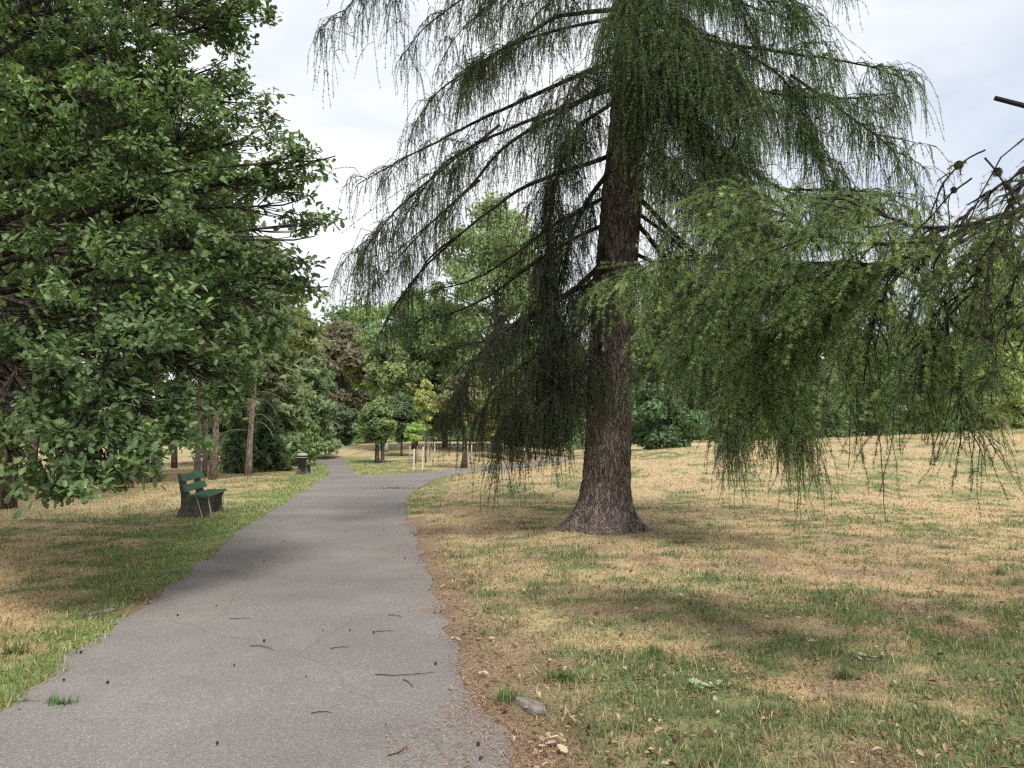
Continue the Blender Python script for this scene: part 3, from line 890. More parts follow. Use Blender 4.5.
# --- the second larch whose branch reaches in from the right, close to the camera
L2 = np.array([6.6, 4.6, 0.0]); L2[2] = float(H(L2[0], L2[1]))
larch2 = empty('larch_tree', L2, 'nearer larch whose bright green cone-bearing branch reaches in at the right edge', 'tree')
tP2 = [L2, L2 + [0.05, 0, 3], L2 + [.0, .1, 8], L2 + [.1, 0, 15], L2 + [.1, .1, 20]]
V, Q = trunk_mesh(tP2, [.34, .31, .28, .24, .18, .1, .03], 60, .7, .02, 9, 6, 200)
mb = MB(); mb.add(V, Q); o = mb.build('trunk', M['larch_bark'], larch2, True, L2); o.location = (0, 0, 0)
wood, green = MB(), MB()
T0 = lambda z: np.array([L2[0], L2[1], z])
near_prims = [
    ([at(1060, 190, 4.2), at(1024, 215, 4.1), at(995, 250, 4.05), at(988, 300, 4.05), at(985, 350, 4.05)], .25, .9, .5, .8),
    ([at(1070, 210, 4.6), at(1024, 235, 4.6), at(975, 262, 4.7), at(945, 300, 4.8), at(930, 350, 4.9)], .3, 1.0, .6, .9),
    ([at(1060, 240, 3.9), at(1024, 262, 3.9), at(1008, 300, 3.9), at(1004, 345, 3.9)], .2, .8, .45, .85),
    # main bough and its forks
    ([T0(3.0), at(1090, 175, 4.3), at(1024, 206, 4.3), at(985, 222, 4.35), at(945, 246, 4.45), at(900, 262, 4.6), at(850, 272, 4.9), at(800, 280, 5.2)], .85, .7, .7, 1),
    ([at(985, 222, 4.35), at(930, 240, 4.5), at(850, 240, 4.8), at(800, 228, 5.1), at(750, 222, 5.4), at(715, 215, 5.6)], .35, 1.5, .75, 1.2),
    ([at(930, 252, 4.5), at(860, 266, 4.85), at(790, 262, 5.3), at(730, 258, 5.7), at(680, 262, 6.0), at(640, 276, 6.2)], .35, 1.6, .8, 1.2),
    ([at(800, 280, 5.2), at(750, 296, 5.6), at(710, 318, 5.9), at(690, 350, 6.0)], .3, 1.5, .85, 1.1),
    ([at(900, 262, 4.6), at(860, 276, 4.95), at(830, 300, 5.3), at(800, 330, 5.7), at(780, 370, 5.9), at(772, 410, 6.0)], .32, 1.4, .75, 1.0),
    ([at(1010, 212, 4.3), at(960, 226, 4.4), at(905, 225, 4.5), at(870, 205, 4.7), at(838, 192, 4.9)], .3, 1.5, .65, 1.2),
    ([at(945, 246, 4.45), at(905, 268, 4.6), at(880, 300, 4.7), at(868, 340, 4.8), at(862, 385, 4.8)], .3, 1.2, .7, .95),
    ([at(985, 222, 4.35), at(952, 246, 4.4), at(935, 290, 4.5), at(925, 340, 4.55), at(918, 385, 4.6)], .28, 1.3, .65, .95),
    ([at(1024, 206, 4.3), at(994, 226, 4.3), at(978, 270, 4.3), at(970, 320, 4.3), at(960, 370, 4.3), at(962, 400, 4.3)], .28, 1.0, .6, .95),
    ([at(930, 252, 4.5), at(900, 268, 4.8), at(870, 290, 5.2), at(838, 320, 5.5), at(820, 350, 5.6)], .3, 1.5, .8, 1.0),
    ([at(720, 300, 5.7), at(745, 335, 5.8), at(762, 380, 5.9), at(776, 425, 5.9)], .22, 1.5, .65, 1.0),
    ([at(945, 300, 4.5), at(950, 350, 4.5), at(958, 395, 4.5), at(966, 430, 4.5)], .2, 1.1, .45, .95),
    ([at(820, 250, 5.0), at(790, 215, 5.2), at(760, 195, 5.4), at(720, 190, 5.6)], .25, 1.6, .7, 1.2),
    # lower bough at the edge
    ([T0(1.9), at(1100, 290, 4.9), at(1024, 348, 4.8), at(990, 378, 4.8), at(960, 388, 4.8)], .4, .7, .6, .95),
    ([T0(2.5), at(1090, 250, 5.4), at(1024, 278, 5.4), at(970, 300, 5.5), at(920, 330, 5.6)], .35, 1.0, .7, 1.05),
]
SPn = larch_branches(near_prims, wood, green, sec_gap=.085, sec_len=(.25, .9), str_gap=.054, str_len=(.14, .8), r0=.05, tip=.004, gap=.017, m=7, nl=.028, wdt=.0012,
                     c_lo=(.12, .19, .08), c_hi=(.385, .51, .22), droop=(.25, 1.0), fresh=.10, bare_in=.08, tubes_r=.0026, wig=.08, dark=.06, ex=.4)
# sparse twiggy sprays with cones at the upper right, and a broken stub
sparse = [
    ([T0(3.2), at(1120, 150, 3.8), at(1024, 178, 3.6), at(990, 196, 3.6), at(958, 220, 3.65), at(935, 262, 3.7)], .35, .9, .5, .8),
    ([T0(2.9), at(1110, 175, 3.7), at(1040, 180, 3.5), at(1005, 215, 3.45), at(990, 262, 3.45), at(986, 310, 3.45)], .3, .9, .5, .8),
    ([T0(3.4), at(1120, 70, 3.6), at(1024, 118, 3.4), at(1000, 135, 3.4), at(985, 158, 3.4), at(966, 190, 3.45), at(955, 225, 3.5)], .25, .7, .5, .8),
    ([at(985, 158, 3.4), at(1000, 178, 3.35), at(1012, 200, 3.35), at(1010, 235, 3.35)], .12, .8, .4, .8),
    ([at(985, 150, 3.4), at(965, 160, 3.4), at(945, 180, 3.45), at(930, 212, 3.5)], .12, 1.0, .5, .8),
    ([at(972, 178, 3.4), at(950, 195, 3.45), at(925, 225, 3.55)], .12, .9, .5, .8),
]
larch_branches(sparse, wood, green, sec_gap=.07, sec_len=(.10, .36), str_gap=.06, str_len=(.05, .2), r0=.04, tip=.003, gap=.016, m=7, nl=.022, wdt=.0008,
               c_lo=(.10, .14, .06), c_hi=(.22, .27, .12), droop=(.2, .8), bare_in=.2, tubes_r=.0014, wig=.13)
# long single strands hanging below the bough
hang = [(868, 395, 4.4, 520), (893, 395, 4.5, 500), (930, 390, 4.5, 468), (955, 385, 4.3, 462), (965, 390, 4.3, 490), (973, 395, 4.35, 494), (980, 385, 4.3, 470), (958, 388, 4.3, 450), (905, 380, 4.6, 455), (845, 370, 4.8, 470), (840, 372, 4.8, 455)]
hp = np.array([at(a_, b_, c_) for a_, b_, c_, _ in hang]); hl = np.array([(d_ - b_) / F_PX * c_ for _, b_, c_, d_ in hang])
SP = strands(hp, unit(rng.normal(0, .25, (len(hp), 3)) + [0.05, 0, -1]), hl, np.ones(len(hp)) * .98, 8, .07, .3)
v, f_ = tubes(SP, np.linspace(.0035, .002, 8)[None] * np.ones((len(hp), 1)), 4); wood.add(v, f_)
v, f_, c = needles_on(SP, hl, .02, 9, .026, .0008, np.tile([[.12, .16, .06]], (len(hp), 1)) * rng.uniform(.8, 1.2, (len(hp), 1))); green.add(v, f_, c)
# bright young tips with combed single needles
tips = [((740, 232, 5.3), (690, 205, 5.5), (645, 212, 5.6)), ((760, 250, 5.2), (700, 225, 5.4), (668, 215, 5.5)), ((700, 275, 5.8), (650, 262, 6), (598, 268, 6.1)), ((690, 300, 5.8), (640, 310, 6), (607, 330, 6.1)),
        ((720, 300, 5.7), (660, 285, 5.9), (625, 305, 6)), ((800, 225, 5), (770, 200, 5.1), (735, 192, 5.2)), ((860, 235, 4.7), (835, 205, 4.8), (800, 200, 4.9)), ((880, 225, 4.6), (900, 205, 4.6), (925, 190, 4.6)), ((700, 330, 5.8), (655, 330, 5.9), (630, 350, 6)), ((770, 215, 5.3), (730, 180, 5.5), (700, 185, 5.6))]
tl = []; tr_ = []
for t_ in tips:
    Q_, l_ = resample([at(*p) for p in t_], 8); tr_.append(Q_); tl.append(l_)
tr_ = np.array(tr_); tl = np.array(tl)
v, f_ = tubes(tr_, np.linspace(.0032, .0012, 8)[None] * np.ones((len(tl), 1)), 4); wood.add(v, f_)
v, f_, c = needles_on(tr_, tl, .006, 4, .026, .0009, np.tile([[.33, .42, .15]], (len(tl), 1)), .8); green.add(v, f_, c)
# rest of the second larch's crown, outside the picture
prim2 = []
for k in range(34):
    z0 = random.uniform(3.2, 18)
    az_ = random.uniform(-.45 * PI, .42 * PI) if z0 < 6.5 else random.uniform(0, 2 * PI)
    Lb = max(.8, 3.9 * (1 - (z0 - 3) / 18)) * random.uniform(.8, 1.05)
    p = T0(z0); dv = np.array([math.cos(az_), math.sin(az_), 0])
    prim2.append(([p, p + dv * Lb * .35 + [0, 0, -.05 * Lb], p + dv * Lb * .7 + [0, 0, -.2 * Lb], p + dv * Lb + [0, 0, -.25 * Lb]], .8, .55, .9, 1))
larch_branches(prim2, wood, green, gap=.05, m=4, wdt=.003, nl=.035, str_gap=.3, c_lo=(.08, .12, .05), c_hi=(.2, .28, .1))
# broken stub
mb = MB(); mb.tube([T0(4.1), at(1130, 128, 3.6), at(1060, 115, 3.4), at(995, 98, 3.4)], [.03, .02, .013, .011], 7)
o = mb.build('broken_branch', M['twig'], larch2, False, L2); o.location = (0, 0, 0)
o = wood.build('branches', M['twig'], larch2, False, L2); o.location = (0, 0, 0)
o = green.build('crown', M['needle'], larch2, False, L2); o.location = (0, 0, 0)


def cone_mesh(h=.036, r=.015):
    mb = MB()
    mb.tube([[0, 0, 0], [0, 0, h * .3], [0, 0, h * .7], [0, 0, h]], [r * .6, r * .95, r * .8, r * .25], 8)
    for ring in range(6):
        zz = h * (.06 + .16 * ring); rr = r * (.85 + .35 * math.sin(PI * (ring + .6) / 6.4))
        for k in range(8):
            a_ = k * 2 * PI / 8 + ring * .39
            c_, s_ = math.cos(a_), math.sin(a_)
            t_ = np.array([-s_, c_, 0]); o_ = np.array([c_, s_, 0])
            b = o_ * rr * .4 + [0, 0, zz]
            mb.add([b - t_ * r * .22, b + t_ * r * .22, b + o_ * rr * .80 + t_ * r * .30 + [0, 0, h * .13], b + o_ * rr * .80 - t_ * r * .30 + [0, 0, h * .13]], [[0, 1, 2, 3]])
    return mb


cone0 = cone_mesh().build('cone', M['cone'], larch2)
cone_pts = []
for k, fr in ((2, .60), (2, .66), (2, .74), (3, .25), (3, .5), (3, .62), (4, .4), (5, .3), (0, .62), (0, .75), (1, .6), (1, .7)):
    Q_, _ = resample(sparse[k][0], 60)
    cone_pts.append(Q_[int(fr * 59)] + np.array([random.uniform(-.008, .008), random.uniform(-.01, .01), random.uniform(-.03, .004)]))
for k, fr in ((9, .7), (9, .85), (10, .8), (7, .9), (12, .9), (11, .7), (0, .5), (0, .75), (0, .95), (1, .5), (1, .7), (2, .4), (2, .7), (11, .4), (11, .9), (3, .55), (3, .4)):
    Q_, _ = resample(near_prims[k][0], 60)
    cone_pts.append(Q_[int(fr * 59)] + np.array([.01, -.015, -.02]))
for k, p in enumerate(cone_pts):
    c_ = cone0 if k == 0 else cone0.copy()
    if k: COL.objects.link(c_); c_.parent = larch2
    c_.location = [float(v) for v in p - L2]; c_.rotation_euler = (random.uniform(-.6, .6), random.uniform(-.6, .6), random.uniform(0, 6))
    c_.scale = [random.uniform(.75, 1.1)] * 3

# ------------------------------------------------------------------ oak
OAK = np.array([-8.6, 9.6, 0.0]); OAK[2] = float(H(OAK[0], OAK[1]))
oak = empty('oak_tree', OAK, 'broad dark green oak with lobed leaves overhanging the bench and path on the left', 'tree')
random.seed(5); rng = np.random.default_rng(5)
oP = [OAK, OAK + [.1, 0, 2], OAK + [.25, .1, 5], OAK + [.3, .2, 9], OAK + [.2, .2, 13]]
V, Q = trunk_mesh(oP, [.36, .33, .3, .26, .2, .12, .05], 60, .6, .02, 21, 6, 160)
wood, green = MB(), MB()
mb = MB(); mb.add(V, Q); o = mb.build('trunk', M['oak_bark'], oak, True, OAK); o.location = (0, 0, 0)
# leafy boughs: (px, py, distance, radius in metres)
blobs = [(30, 20, 8.5, 1.1), (110, 10, 8.8, 1.1), (190, 10, 9.0, .95), (235, 15, 9.2, .5), (60, -60, 9.5, 1.3), (160, -60, 9.5, 1.2), (230, -50, 9.6, .7),
         (40, 90, 8.2, 1.0), (120, 85, 8.6, 1.0), (195, 75, 8.9, .8), (235, 95, 8.8, .5), (20, 150, 8.8, .8), (100, 150, 8.0, .9), (180, 140, 8.4, .85), (240, 140, 8.5, .5), 
         (150, 205, 8.2, .8), (215, 190, 8.3, .7), (268, 175, 8.2, .5), (305, 165, 8.1, .33), (326, 160, 8.0, .2), (285, 205, 8.1, .42), (312, 222, 8.0, .28),
         (50, 235, 7.9, .75), (120, 250, 7.6, .75), (195, 250, 7.8, .72), (255, 250, 7.9, .5), (290, 262, 7.9, .38), (318, 288, 7.9, .2), (300, 240, 7.9, .3),
         (20, 310, 7.2, .7), (90, 315, 7.0, .75), (160, 310, 7.2, .7), (225, 300, 7.6, .55), (265, 300, 7.8, .4), (285, 325, 7.9, .22),
         (20, 380, 6.6, .65), (80, 380, 6.5, .65), (140, 375, 6.8, .62), (195, 362, 7.2, .5), (235, 345, 7.5, .34),
         (10, 440, 6.4, .5), (55, 445, 6.3, .45), (105, 430, 6.5, .5), (155, 418, 6.9, .42), (188, 405, 7.1, .28),
         (15, 478, 6.3, .22), (60, 482, 6.2, .22), (85, 488, 6.2, .17), (112, 470, 6.4, .25), (145, 452, 6.6, .25), (172, 440, 6.9, .2), (35, 475, 6.3, .18),
         (215, 372, 7.3, .42), (238, 366, 7.4, .3), (200, 398, 7.2, .3), (180, 425, 7.0, .3), (158, 455, 6.8, .25), (125, 478, 6.5, .2), (60, 330, 9.5, 1.1), (140, 330, 9.8, 1.0), (70, 170, 10.5, 1.3), (160, 110, 10.8, 1.2), (60, 50, 11, 1.5), (190, 20, 11, 1.0), (200, 240, 10, .7), (60, 420, 8.5, .6), (120, 400, 8.8, .6),
         (60, 255, 11.5, 1.0), (20, 330, 11, 1.0), (150, 275, 11.3, .9)]
blobs3 = [(at(a_, b_, c_), r_) for a_, b_, c_, r_ in blobs]
for k in range(34):     # rest of the crown, outside the picture
    a_ = random.uniform(0, 2 * PI); zz = random.uniform(2.5, 12)
    rr = 4.6 * math.sqrt(max(.05, 1 - ((zz - 6.5) / 7) ** 2)) * random.uniform(.5, 1)
    p = OAK + np.array([math.cos(a_) * rr, math.sin(a_) * rr, zz])
    if p[0] / max(p[1], .1) > -.70 and p[1] > 0: p[0] = OAK[0] - abs(p[0] - OAK[0])
    if np.hypot(p[0], p[1]) < 4.5: continue
    blobs3.append((p, random.uniform(.8, 1.2)))
cl_p, cl_o, cl_c, tw_a, tw_b = [], [], [], [], []
for ib, (c_, r_) in enumerate(blobs3):
    # limb from trunk to the bough
    zt = np.clip(c_[2] - np.hypot(*(c_ - OAK)[:2]) * random.uniform(.22, .5), 2.7, 12.5)
    p0 = np.array([np.interp(zt, [q[2] for q in oP], [q[0] for q in oP]), np.interp(zt, [q[2] for q in oP], [q[1] for q in oP]), zt])
    d = c_ - p0
    lat = rng.normal(0, .08, 3) * np.array([1, 1, .35]) * np.linalg.norm(d)
    pts = [p0, p0 + d * .35 + lat + [0, 0, .12 * np.linalg.norm(d) * random.uniform(.15, .8)], p0 + d * .7 + lat * .7 + [0, 0, .05 * np.linalg.norm(d)], c_, c_ + unit(d) * r_ * .6]
    Q_, l_ = resample(pts, 22)
    wood.tube(Q_, np.linspace(.018 + .011 * l_ * min(1, r_ + .3), .006, 22), 6, cap=False)
    nb = int(np.clip(84 * r_ ** 2.0, 6, 120) * (1.1 if ib < len(blobs) else .5))
    nsub = max(2, nb // 5); sub = unit(rng.normal(0, 1, (nsub, 3))) * (rng.random((nsub, 1)) ** .4) * r_ * np.array([1.15, 1.15, .9])
    v = sub[rng.integers(0, nsub, nb)] + rng.normal(0, 1, (nb, 3)) * np.array([.15, .15, .055]) * min(1, .4 + r_)
    cp = c_ + v
    tone = random.uniform(.7, 1.3)
    near_i = np.argmin(((Q_[None, 9:] - cp[:, None]) ** 2).sum(2) + 0, 1) + 9
    st_ = Q_[np.maximum(near_i - 2, 0)]
    cl_p.append(cp); cl_o.append(unit(v + unit(d) * .4 * r_)); cl_c.append(np.full(nb, tone)); tw_a.append(st_); tw_b.append(cp)
cl_p, cl_o, cl_c, tw_a, tw_b = map(np.concatenate, (cl_p, cl_o, cl_c, tw_a, tw_b))
S = len(cl_p)
t = np.linspace(0, 1, 5)[None, :, None]
TP = tw_a[:, None] * (1 - t) + tw_b[:, None] * t + np.sin(t * PI) * rng.normal(0, .05, (S, 1, 3))
v, f_ = tubes(TP, np.linspace(.007, .0025, 5)[None] * np.ones((S, 1)), 4); wood.add(v, f_)
per = 17
ci = np.repeat(np.arange(S), per); n = len(ci)
off = rng.random((n, 1)) ** .7
pos = cl_p[ci] - unit(tw_b - tw_a)[ci] * off * .16 + rng.normal(0, .05, (n, 3))
dv = unit(cl_o[ci] * .55 + rng.normal(0, .75, (n, 3)) + [0, 0, -.18])
nr = unit(np.array([0, -.15, 1.0]) + rng.normal(0, .38, (n, 3)) + cl_o[ci] * .45)
lc = np.array([.080, .145, .055]) + rng.random((n, 1)) ** 1.6 * np.array([.145, .165, .075])
lc = lc * cl_c[ci][:, None] * rng.uniform(.75, 1.25, (n, 1))
v, f_, c = place_leaves(pos, dv, nr, rng.uniform(.05, .108, n), lc, LV * np.array([1.15, 1, 1]), LQ)
green.add(v, f_, c)
print('oak leaves', n, 'clusters', S)
o = wood.build('branches', M['oak_bark'], oak, False, OAK); o.location = (0, 0, 0)
o = green.build('crown', M['oak_leaf'], oak, False, OAK); o.location = (0, 0, 0)

# ------------------------------------------------------------------ trees of the background
def cards(pos, nrm, size, col, asp=1.5):
    n = len(pos)
    u = unit(np.cross(nrm, unit(rng.normal(0, 1, (n, 3))))); v = np.cross(nrm, u)
    s = size[:, None]
    V = np.stack([pos - u * s * asp * .5, pos - v * s * .42 + nrm * s * .12, pos + u * s * asp * .5, pos + v * s * .42 + nrm * s * .12], 1).reshape(-1, 3)
    return V, np.arange(4 * n).reshape(-1, 4), np.repeat(col, 4, 0)


def crown_broad(Hh, Wd, base, n, col, leaf, clumps=38, seed=0, shape=1.0, air=.35):
    """crown between heights base..Hh, half width Wd; returns mesh arrays and clump centres"""
    g = np.random.default_rng(seed)
    u = g.random(clumps) ** .85
    zc = base + (Hh - base) * (.06 + .88 * u)
    prof = np.sin(np.clip(u, .02, .98) ** shape * PI) ** .6
    a = g.random(clumps) * 2 * PI
    sect = .62 + .6 * vnoise(np.cos(a) * 1.6 + seed % 97, np.sin(a) * 1.6 + zc / Hh * 4, seed % 991)
    rad = Wd * prof * (.25 + .75 * g.random(clumps) ** .5) * .95 * sect
    cc = np.stack([np.cos(a) * rad, np.sin(a) * rad, zc], 1)
    cr = Wd * g.uniform(.18, .46, clumps) * (.6 + .4 * prof) * (38 / clumps) ** .3
    k = g.choice(clumps, n, p=cr ** 2 / (cr ** 2).sum())
    d = unit(g.normal(0, 1, (n, 3)))
    pos = cc[k] + d * (g.random((n, 1)) ** air) * cr[k][:, None] * np.array([1.1, 1.1, .8])
    nr = unit(d + [0, 0, .5] + g.normal(0, .6, (n, 3)))
    tone = g.uniform(.72, 1.3, clumps)[k][:, None]
    c = np.array(col) * tone * g.uniform(.65, 1.35, (n, 1)) * (1 + g.normal(0, .08, (n, 3)))
    return pos, nr, leaf * g.uniform(.6, 1.4, n), np.clip(c, .006, .8), cc


def crown_conifer(Hh, Wd, base, n, col, leaf, seed=0, droop=.25, power=.8, layers=26):
    g = np.random.default_rng(seed)
    nb = layers * 7
    ub = np.sort(g.random(nb)) ** 1.1
    zb = base + (Hh - base) * ub
    lb = Wd * (1.02 - ub) ** power * g.uniform(.6, 1.1, nb)
    ab = g.random(nb) * 2 * PI
    k = g.choice(nb, n, p=lb ** 1.3 / (lb ** 1.3).sum())
    t = g.random(n) ** .65
    r = lb[k] * t
    wob = g.normal(0, .13, n) * (r + .2)
    x_ = np.cos(ab[k]) * r - np.sin(ab[k]) * wob; y_ = np.sin(ab[k]) * r + np.cos(ab[k]) * wob
    z_ = zb[k] - droop * r + .12 * r * t * t + g.normal(0, .09, n) - np.abs(g.normal(0, .12, n)) * (1 + r * .3)
    pos = np.stack([x_, y_, z_], 1)
    nr = unit(np.stack([np.cos(ab[k]) * .5, np.sin(ab[k]) * .5, np.ones(n) * .8], 1) + g.normal(0, .75, (n, 3)))
    tone = g.uniform(.7, 1.3, nb)[k][:, None]
    c = np.array(col) * tone * g.uniform(.65, 1.35, (n, 1))
    return pos, nr, leaf * g.uniform(.6, 1.4, n), np.clip(c, .006, .8), np.stack([np.cos(ab) * lb * .6, np.sin(ab) * lb * .6, zb - droop * lb * .6], 1)


def tree(name, label, px, Yd, py_top, hw_px, kind, col, n=9000, base=.18, leaf=.2, tr=.16, bark='grey_bark', lean=0, seed=None, group=None, shape=1.0, droop=.25, power=.8, clumps=38, limbs=True, air=.55, py_base=None, lean_px=None, cat='tree', layers=26):
    d_ = ray(px, 437)
    X_ = (px - 512) / F_PX * Yd
    z0 = float(H(X_, Yd))
    Hh = at(px, py_top, Yd)[2] - z0
    Wd = hw_px / F_PX * Yd
    seed = seed if seed is not None else int(px * 7 + Yd * 13) % 9973
    B = np.array([X_, Yd, z0])
    t_ = empty(name, B, label, cat, group)
    if kind == 'broad':
        pos, nr, sz, c, cc = crown_broad(Hh, Wd, Hh * base, n, col, leaf, clumps, seed, shape, air)
    else:
        pos, nr, sz, c, cc = crown_conifer(Hh, Wd, Hh * base, n, col, leaf, seed, droop, power, layers)
    ln = np.array([lean, 0, 0]) * Hh
    pos = pos + ln * (pos[:, 2:3] / Hh) ; cc = cc + ln * (cc[:, 2:3] / Hh)
    c = np.clip(c * 1.9 + np.array([.012, .012, .010]) + .0014 * Yd * np.array([.95, 1, .8]), 0, .8)  # distance haze put into the leaf colour: paler with depth
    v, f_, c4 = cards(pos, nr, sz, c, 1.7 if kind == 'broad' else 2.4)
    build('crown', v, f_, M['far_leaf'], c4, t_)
    mb = MB()
    hh = np.linspace(0, Hh * .93, 9); g = np.random.default_rng(seed + 1)
    w_ = np.cumsum(g.normal(0, tr * .12, (9, 2)), 0); w_[0] = 0
    P = np.stack([w_[:, 0] + lean * hh, w_[:, 1], hh], 1); P[0, 2] = -.15
    rr = tr * (1 - .93 * (hh / Hh)) + .012; rr[0] *= 1.3
    mb.tube(P, rr, 9)
    if limbs:
        for q in cc[::2 if kind == 'broad' else 4]:
            zs = max(Hh * base * .75, q[2] - np.hypot(q[0], q[1]) * (.7 if kind == 'broad' else -.1))
            s_ = np.array([np.interp(zs, P[:, 2], P[:, 0]), np.interp(zs, P[:, 2], P[:, 1]), zs])
            mb.tube([s_, (s_ + q) / 2 + [0, 0, .04 * Hh * (1 if kind == 'broad' else 0)], q], [tr * .33 * (1 - zs / Hh) + .012, tr * .2 * (1 - zs / Hh) + .009, .008], 5, cap=False)
    mb.build('trunk', M[bark], t_, True)
    return t_


DK = (.030, .062, .026); MG = (.062, .115, .040); LG = (.115, .185, .058); OL = (.098, .122, .066); YG = (.13, .16, .07); PALE = (.110, .145, .080)
BLU = (.050, .090, .055); RED = (.070, .060, .042)
# left of the path, behind the oak
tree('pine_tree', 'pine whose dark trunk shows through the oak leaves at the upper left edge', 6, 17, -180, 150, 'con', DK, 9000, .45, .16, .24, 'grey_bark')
pine_labels = [(34, 27, 'pine with a reddish trunk behind the lowest oak leaves, leftmost of the pines'), (75, 24, 'pine with a thick purplish trunk behind the middle of the low oak bough'),
               (115, 27, 'pine with a pale pink trunk half hidden by oak leaves'), (128, 26, 'dark trunked pine just left of the two trunks showing below the oak leaves'),
               (145, 27, 'pine whose trunk foot shows below the oak, left of a twin trunk'), (158, 27.5, 'pine whose trunk foot shows below the oak, nearest the bench on its left')]
proto = None
for k, (px, Yd, lab) in enumerate(pine_labels):
    if proto is None:
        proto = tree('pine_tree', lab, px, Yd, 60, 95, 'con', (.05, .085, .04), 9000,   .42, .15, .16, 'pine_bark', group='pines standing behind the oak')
    else:
        X_ = (px - 512) / F_PX * Yd
        copy_thing(proto, (X_, Yd, float(H(X_, Yd))), lab, k * 1.3, (1, 1, random.uniform(.9, 1.15)))
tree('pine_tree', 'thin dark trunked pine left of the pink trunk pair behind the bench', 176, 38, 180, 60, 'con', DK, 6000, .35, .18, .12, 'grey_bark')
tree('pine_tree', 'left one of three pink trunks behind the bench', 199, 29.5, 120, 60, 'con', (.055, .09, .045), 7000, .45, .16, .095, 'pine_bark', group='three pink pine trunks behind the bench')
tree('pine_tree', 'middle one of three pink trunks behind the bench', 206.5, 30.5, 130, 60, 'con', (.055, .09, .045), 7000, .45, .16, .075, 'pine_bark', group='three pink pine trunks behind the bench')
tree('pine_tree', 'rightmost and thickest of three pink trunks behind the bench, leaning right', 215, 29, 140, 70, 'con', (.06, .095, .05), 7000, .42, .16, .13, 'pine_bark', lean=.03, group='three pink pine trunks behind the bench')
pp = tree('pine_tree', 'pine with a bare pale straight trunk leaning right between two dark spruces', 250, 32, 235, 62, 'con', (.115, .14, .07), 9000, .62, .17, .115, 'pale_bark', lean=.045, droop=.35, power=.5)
mb = MB()      # dead curved boughs on the bare trunk
for k in range(9):
    zz = 1.9 + .33 * k; a_ = random.uniform(-.7, .5) if k % 3 else PI + random.uniform(-.4, .4); l_ = random.uniform(1.0, 2.2)
    b = np.array([.045 * zz, 0, zz]); dv = np.array([math.cos(a_), math.sin(a_), 0])
    Q_, _ = resample([b, b + dv * l_ * .4 + [0, 0, .03], b + dv * l_ * .8 + [0, 0, -.25], b + dv * l_ + [0, 0, -.62]], 9)
    mb.tube(Q_, np.linspace(.02, .006, 9), 5)
mb.build('dead_branches', M['pale_bark'], pp)
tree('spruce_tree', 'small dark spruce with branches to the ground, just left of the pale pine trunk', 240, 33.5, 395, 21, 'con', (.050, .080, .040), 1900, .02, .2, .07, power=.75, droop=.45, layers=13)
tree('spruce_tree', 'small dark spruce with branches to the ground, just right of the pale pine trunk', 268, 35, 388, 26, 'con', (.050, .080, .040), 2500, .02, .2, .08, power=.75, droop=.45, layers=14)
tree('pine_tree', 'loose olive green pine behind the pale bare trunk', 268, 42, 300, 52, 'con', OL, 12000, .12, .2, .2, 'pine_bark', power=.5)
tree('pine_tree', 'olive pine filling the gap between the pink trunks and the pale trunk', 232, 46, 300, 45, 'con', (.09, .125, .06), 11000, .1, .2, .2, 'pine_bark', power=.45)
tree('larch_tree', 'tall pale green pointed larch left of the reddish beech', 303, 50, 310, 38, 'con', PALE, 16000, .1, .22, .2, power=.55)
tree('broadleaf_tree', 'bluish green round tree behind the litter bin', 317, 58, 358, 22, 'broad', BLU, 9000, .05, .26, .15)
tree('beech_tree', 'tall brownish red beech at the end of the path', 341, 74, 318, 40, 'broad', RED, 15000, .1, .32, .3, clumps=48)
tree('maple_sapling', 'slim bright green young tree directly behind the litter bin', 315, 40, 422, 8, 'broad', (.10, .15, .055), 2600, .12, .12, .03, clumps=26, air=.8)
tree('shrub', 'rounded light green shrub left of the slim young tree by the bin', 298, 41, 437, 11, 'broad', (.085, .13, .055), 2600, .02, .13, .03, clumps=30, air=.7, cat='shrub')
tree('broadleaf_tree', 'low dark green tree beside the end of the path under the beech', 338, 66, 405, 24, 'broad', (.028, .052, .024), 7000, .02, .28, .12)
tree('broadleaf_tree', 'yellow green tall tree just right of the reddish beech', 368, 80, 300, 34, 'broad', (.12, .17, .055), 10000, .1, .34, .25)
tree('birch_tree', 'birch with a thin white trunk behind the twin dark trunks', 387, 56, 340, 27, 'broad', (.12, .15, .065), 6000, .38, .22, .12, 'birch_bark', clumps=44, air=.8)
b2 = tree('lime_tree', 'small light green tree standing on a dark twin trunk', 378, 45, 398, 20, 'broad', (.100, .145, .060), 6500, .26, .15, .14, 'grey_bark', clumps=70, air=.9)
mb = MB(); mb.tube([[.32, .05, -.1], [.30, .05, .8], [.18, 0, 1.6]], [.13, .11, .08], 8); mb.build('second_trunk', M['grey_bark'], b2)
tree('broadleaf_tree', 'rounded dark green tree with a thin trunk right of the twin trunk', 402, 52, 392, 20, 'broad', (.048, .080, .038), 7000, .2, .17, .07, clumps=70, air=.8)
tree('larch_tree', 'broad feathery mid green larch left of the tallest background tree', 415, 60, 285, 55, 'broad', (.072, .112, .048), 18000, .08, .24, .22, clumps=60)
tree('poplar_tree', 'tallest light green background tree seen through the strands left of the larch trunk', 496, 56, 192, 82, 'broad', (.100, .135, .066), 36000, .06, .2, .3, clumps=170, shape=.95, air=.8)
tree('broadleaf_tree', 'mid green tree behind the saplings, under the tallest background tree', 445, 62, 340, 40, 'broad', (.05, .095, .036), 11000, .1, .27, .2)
tree('broadleaf_tree', 'brown tinged tree with a dark trunk beside the two lone stakes', 464, 39.5, 372, 27, 'broad', (.10, .105, .045), 5500, .33, .17, .15, 'grey_bark', clumps=26, air=.5)
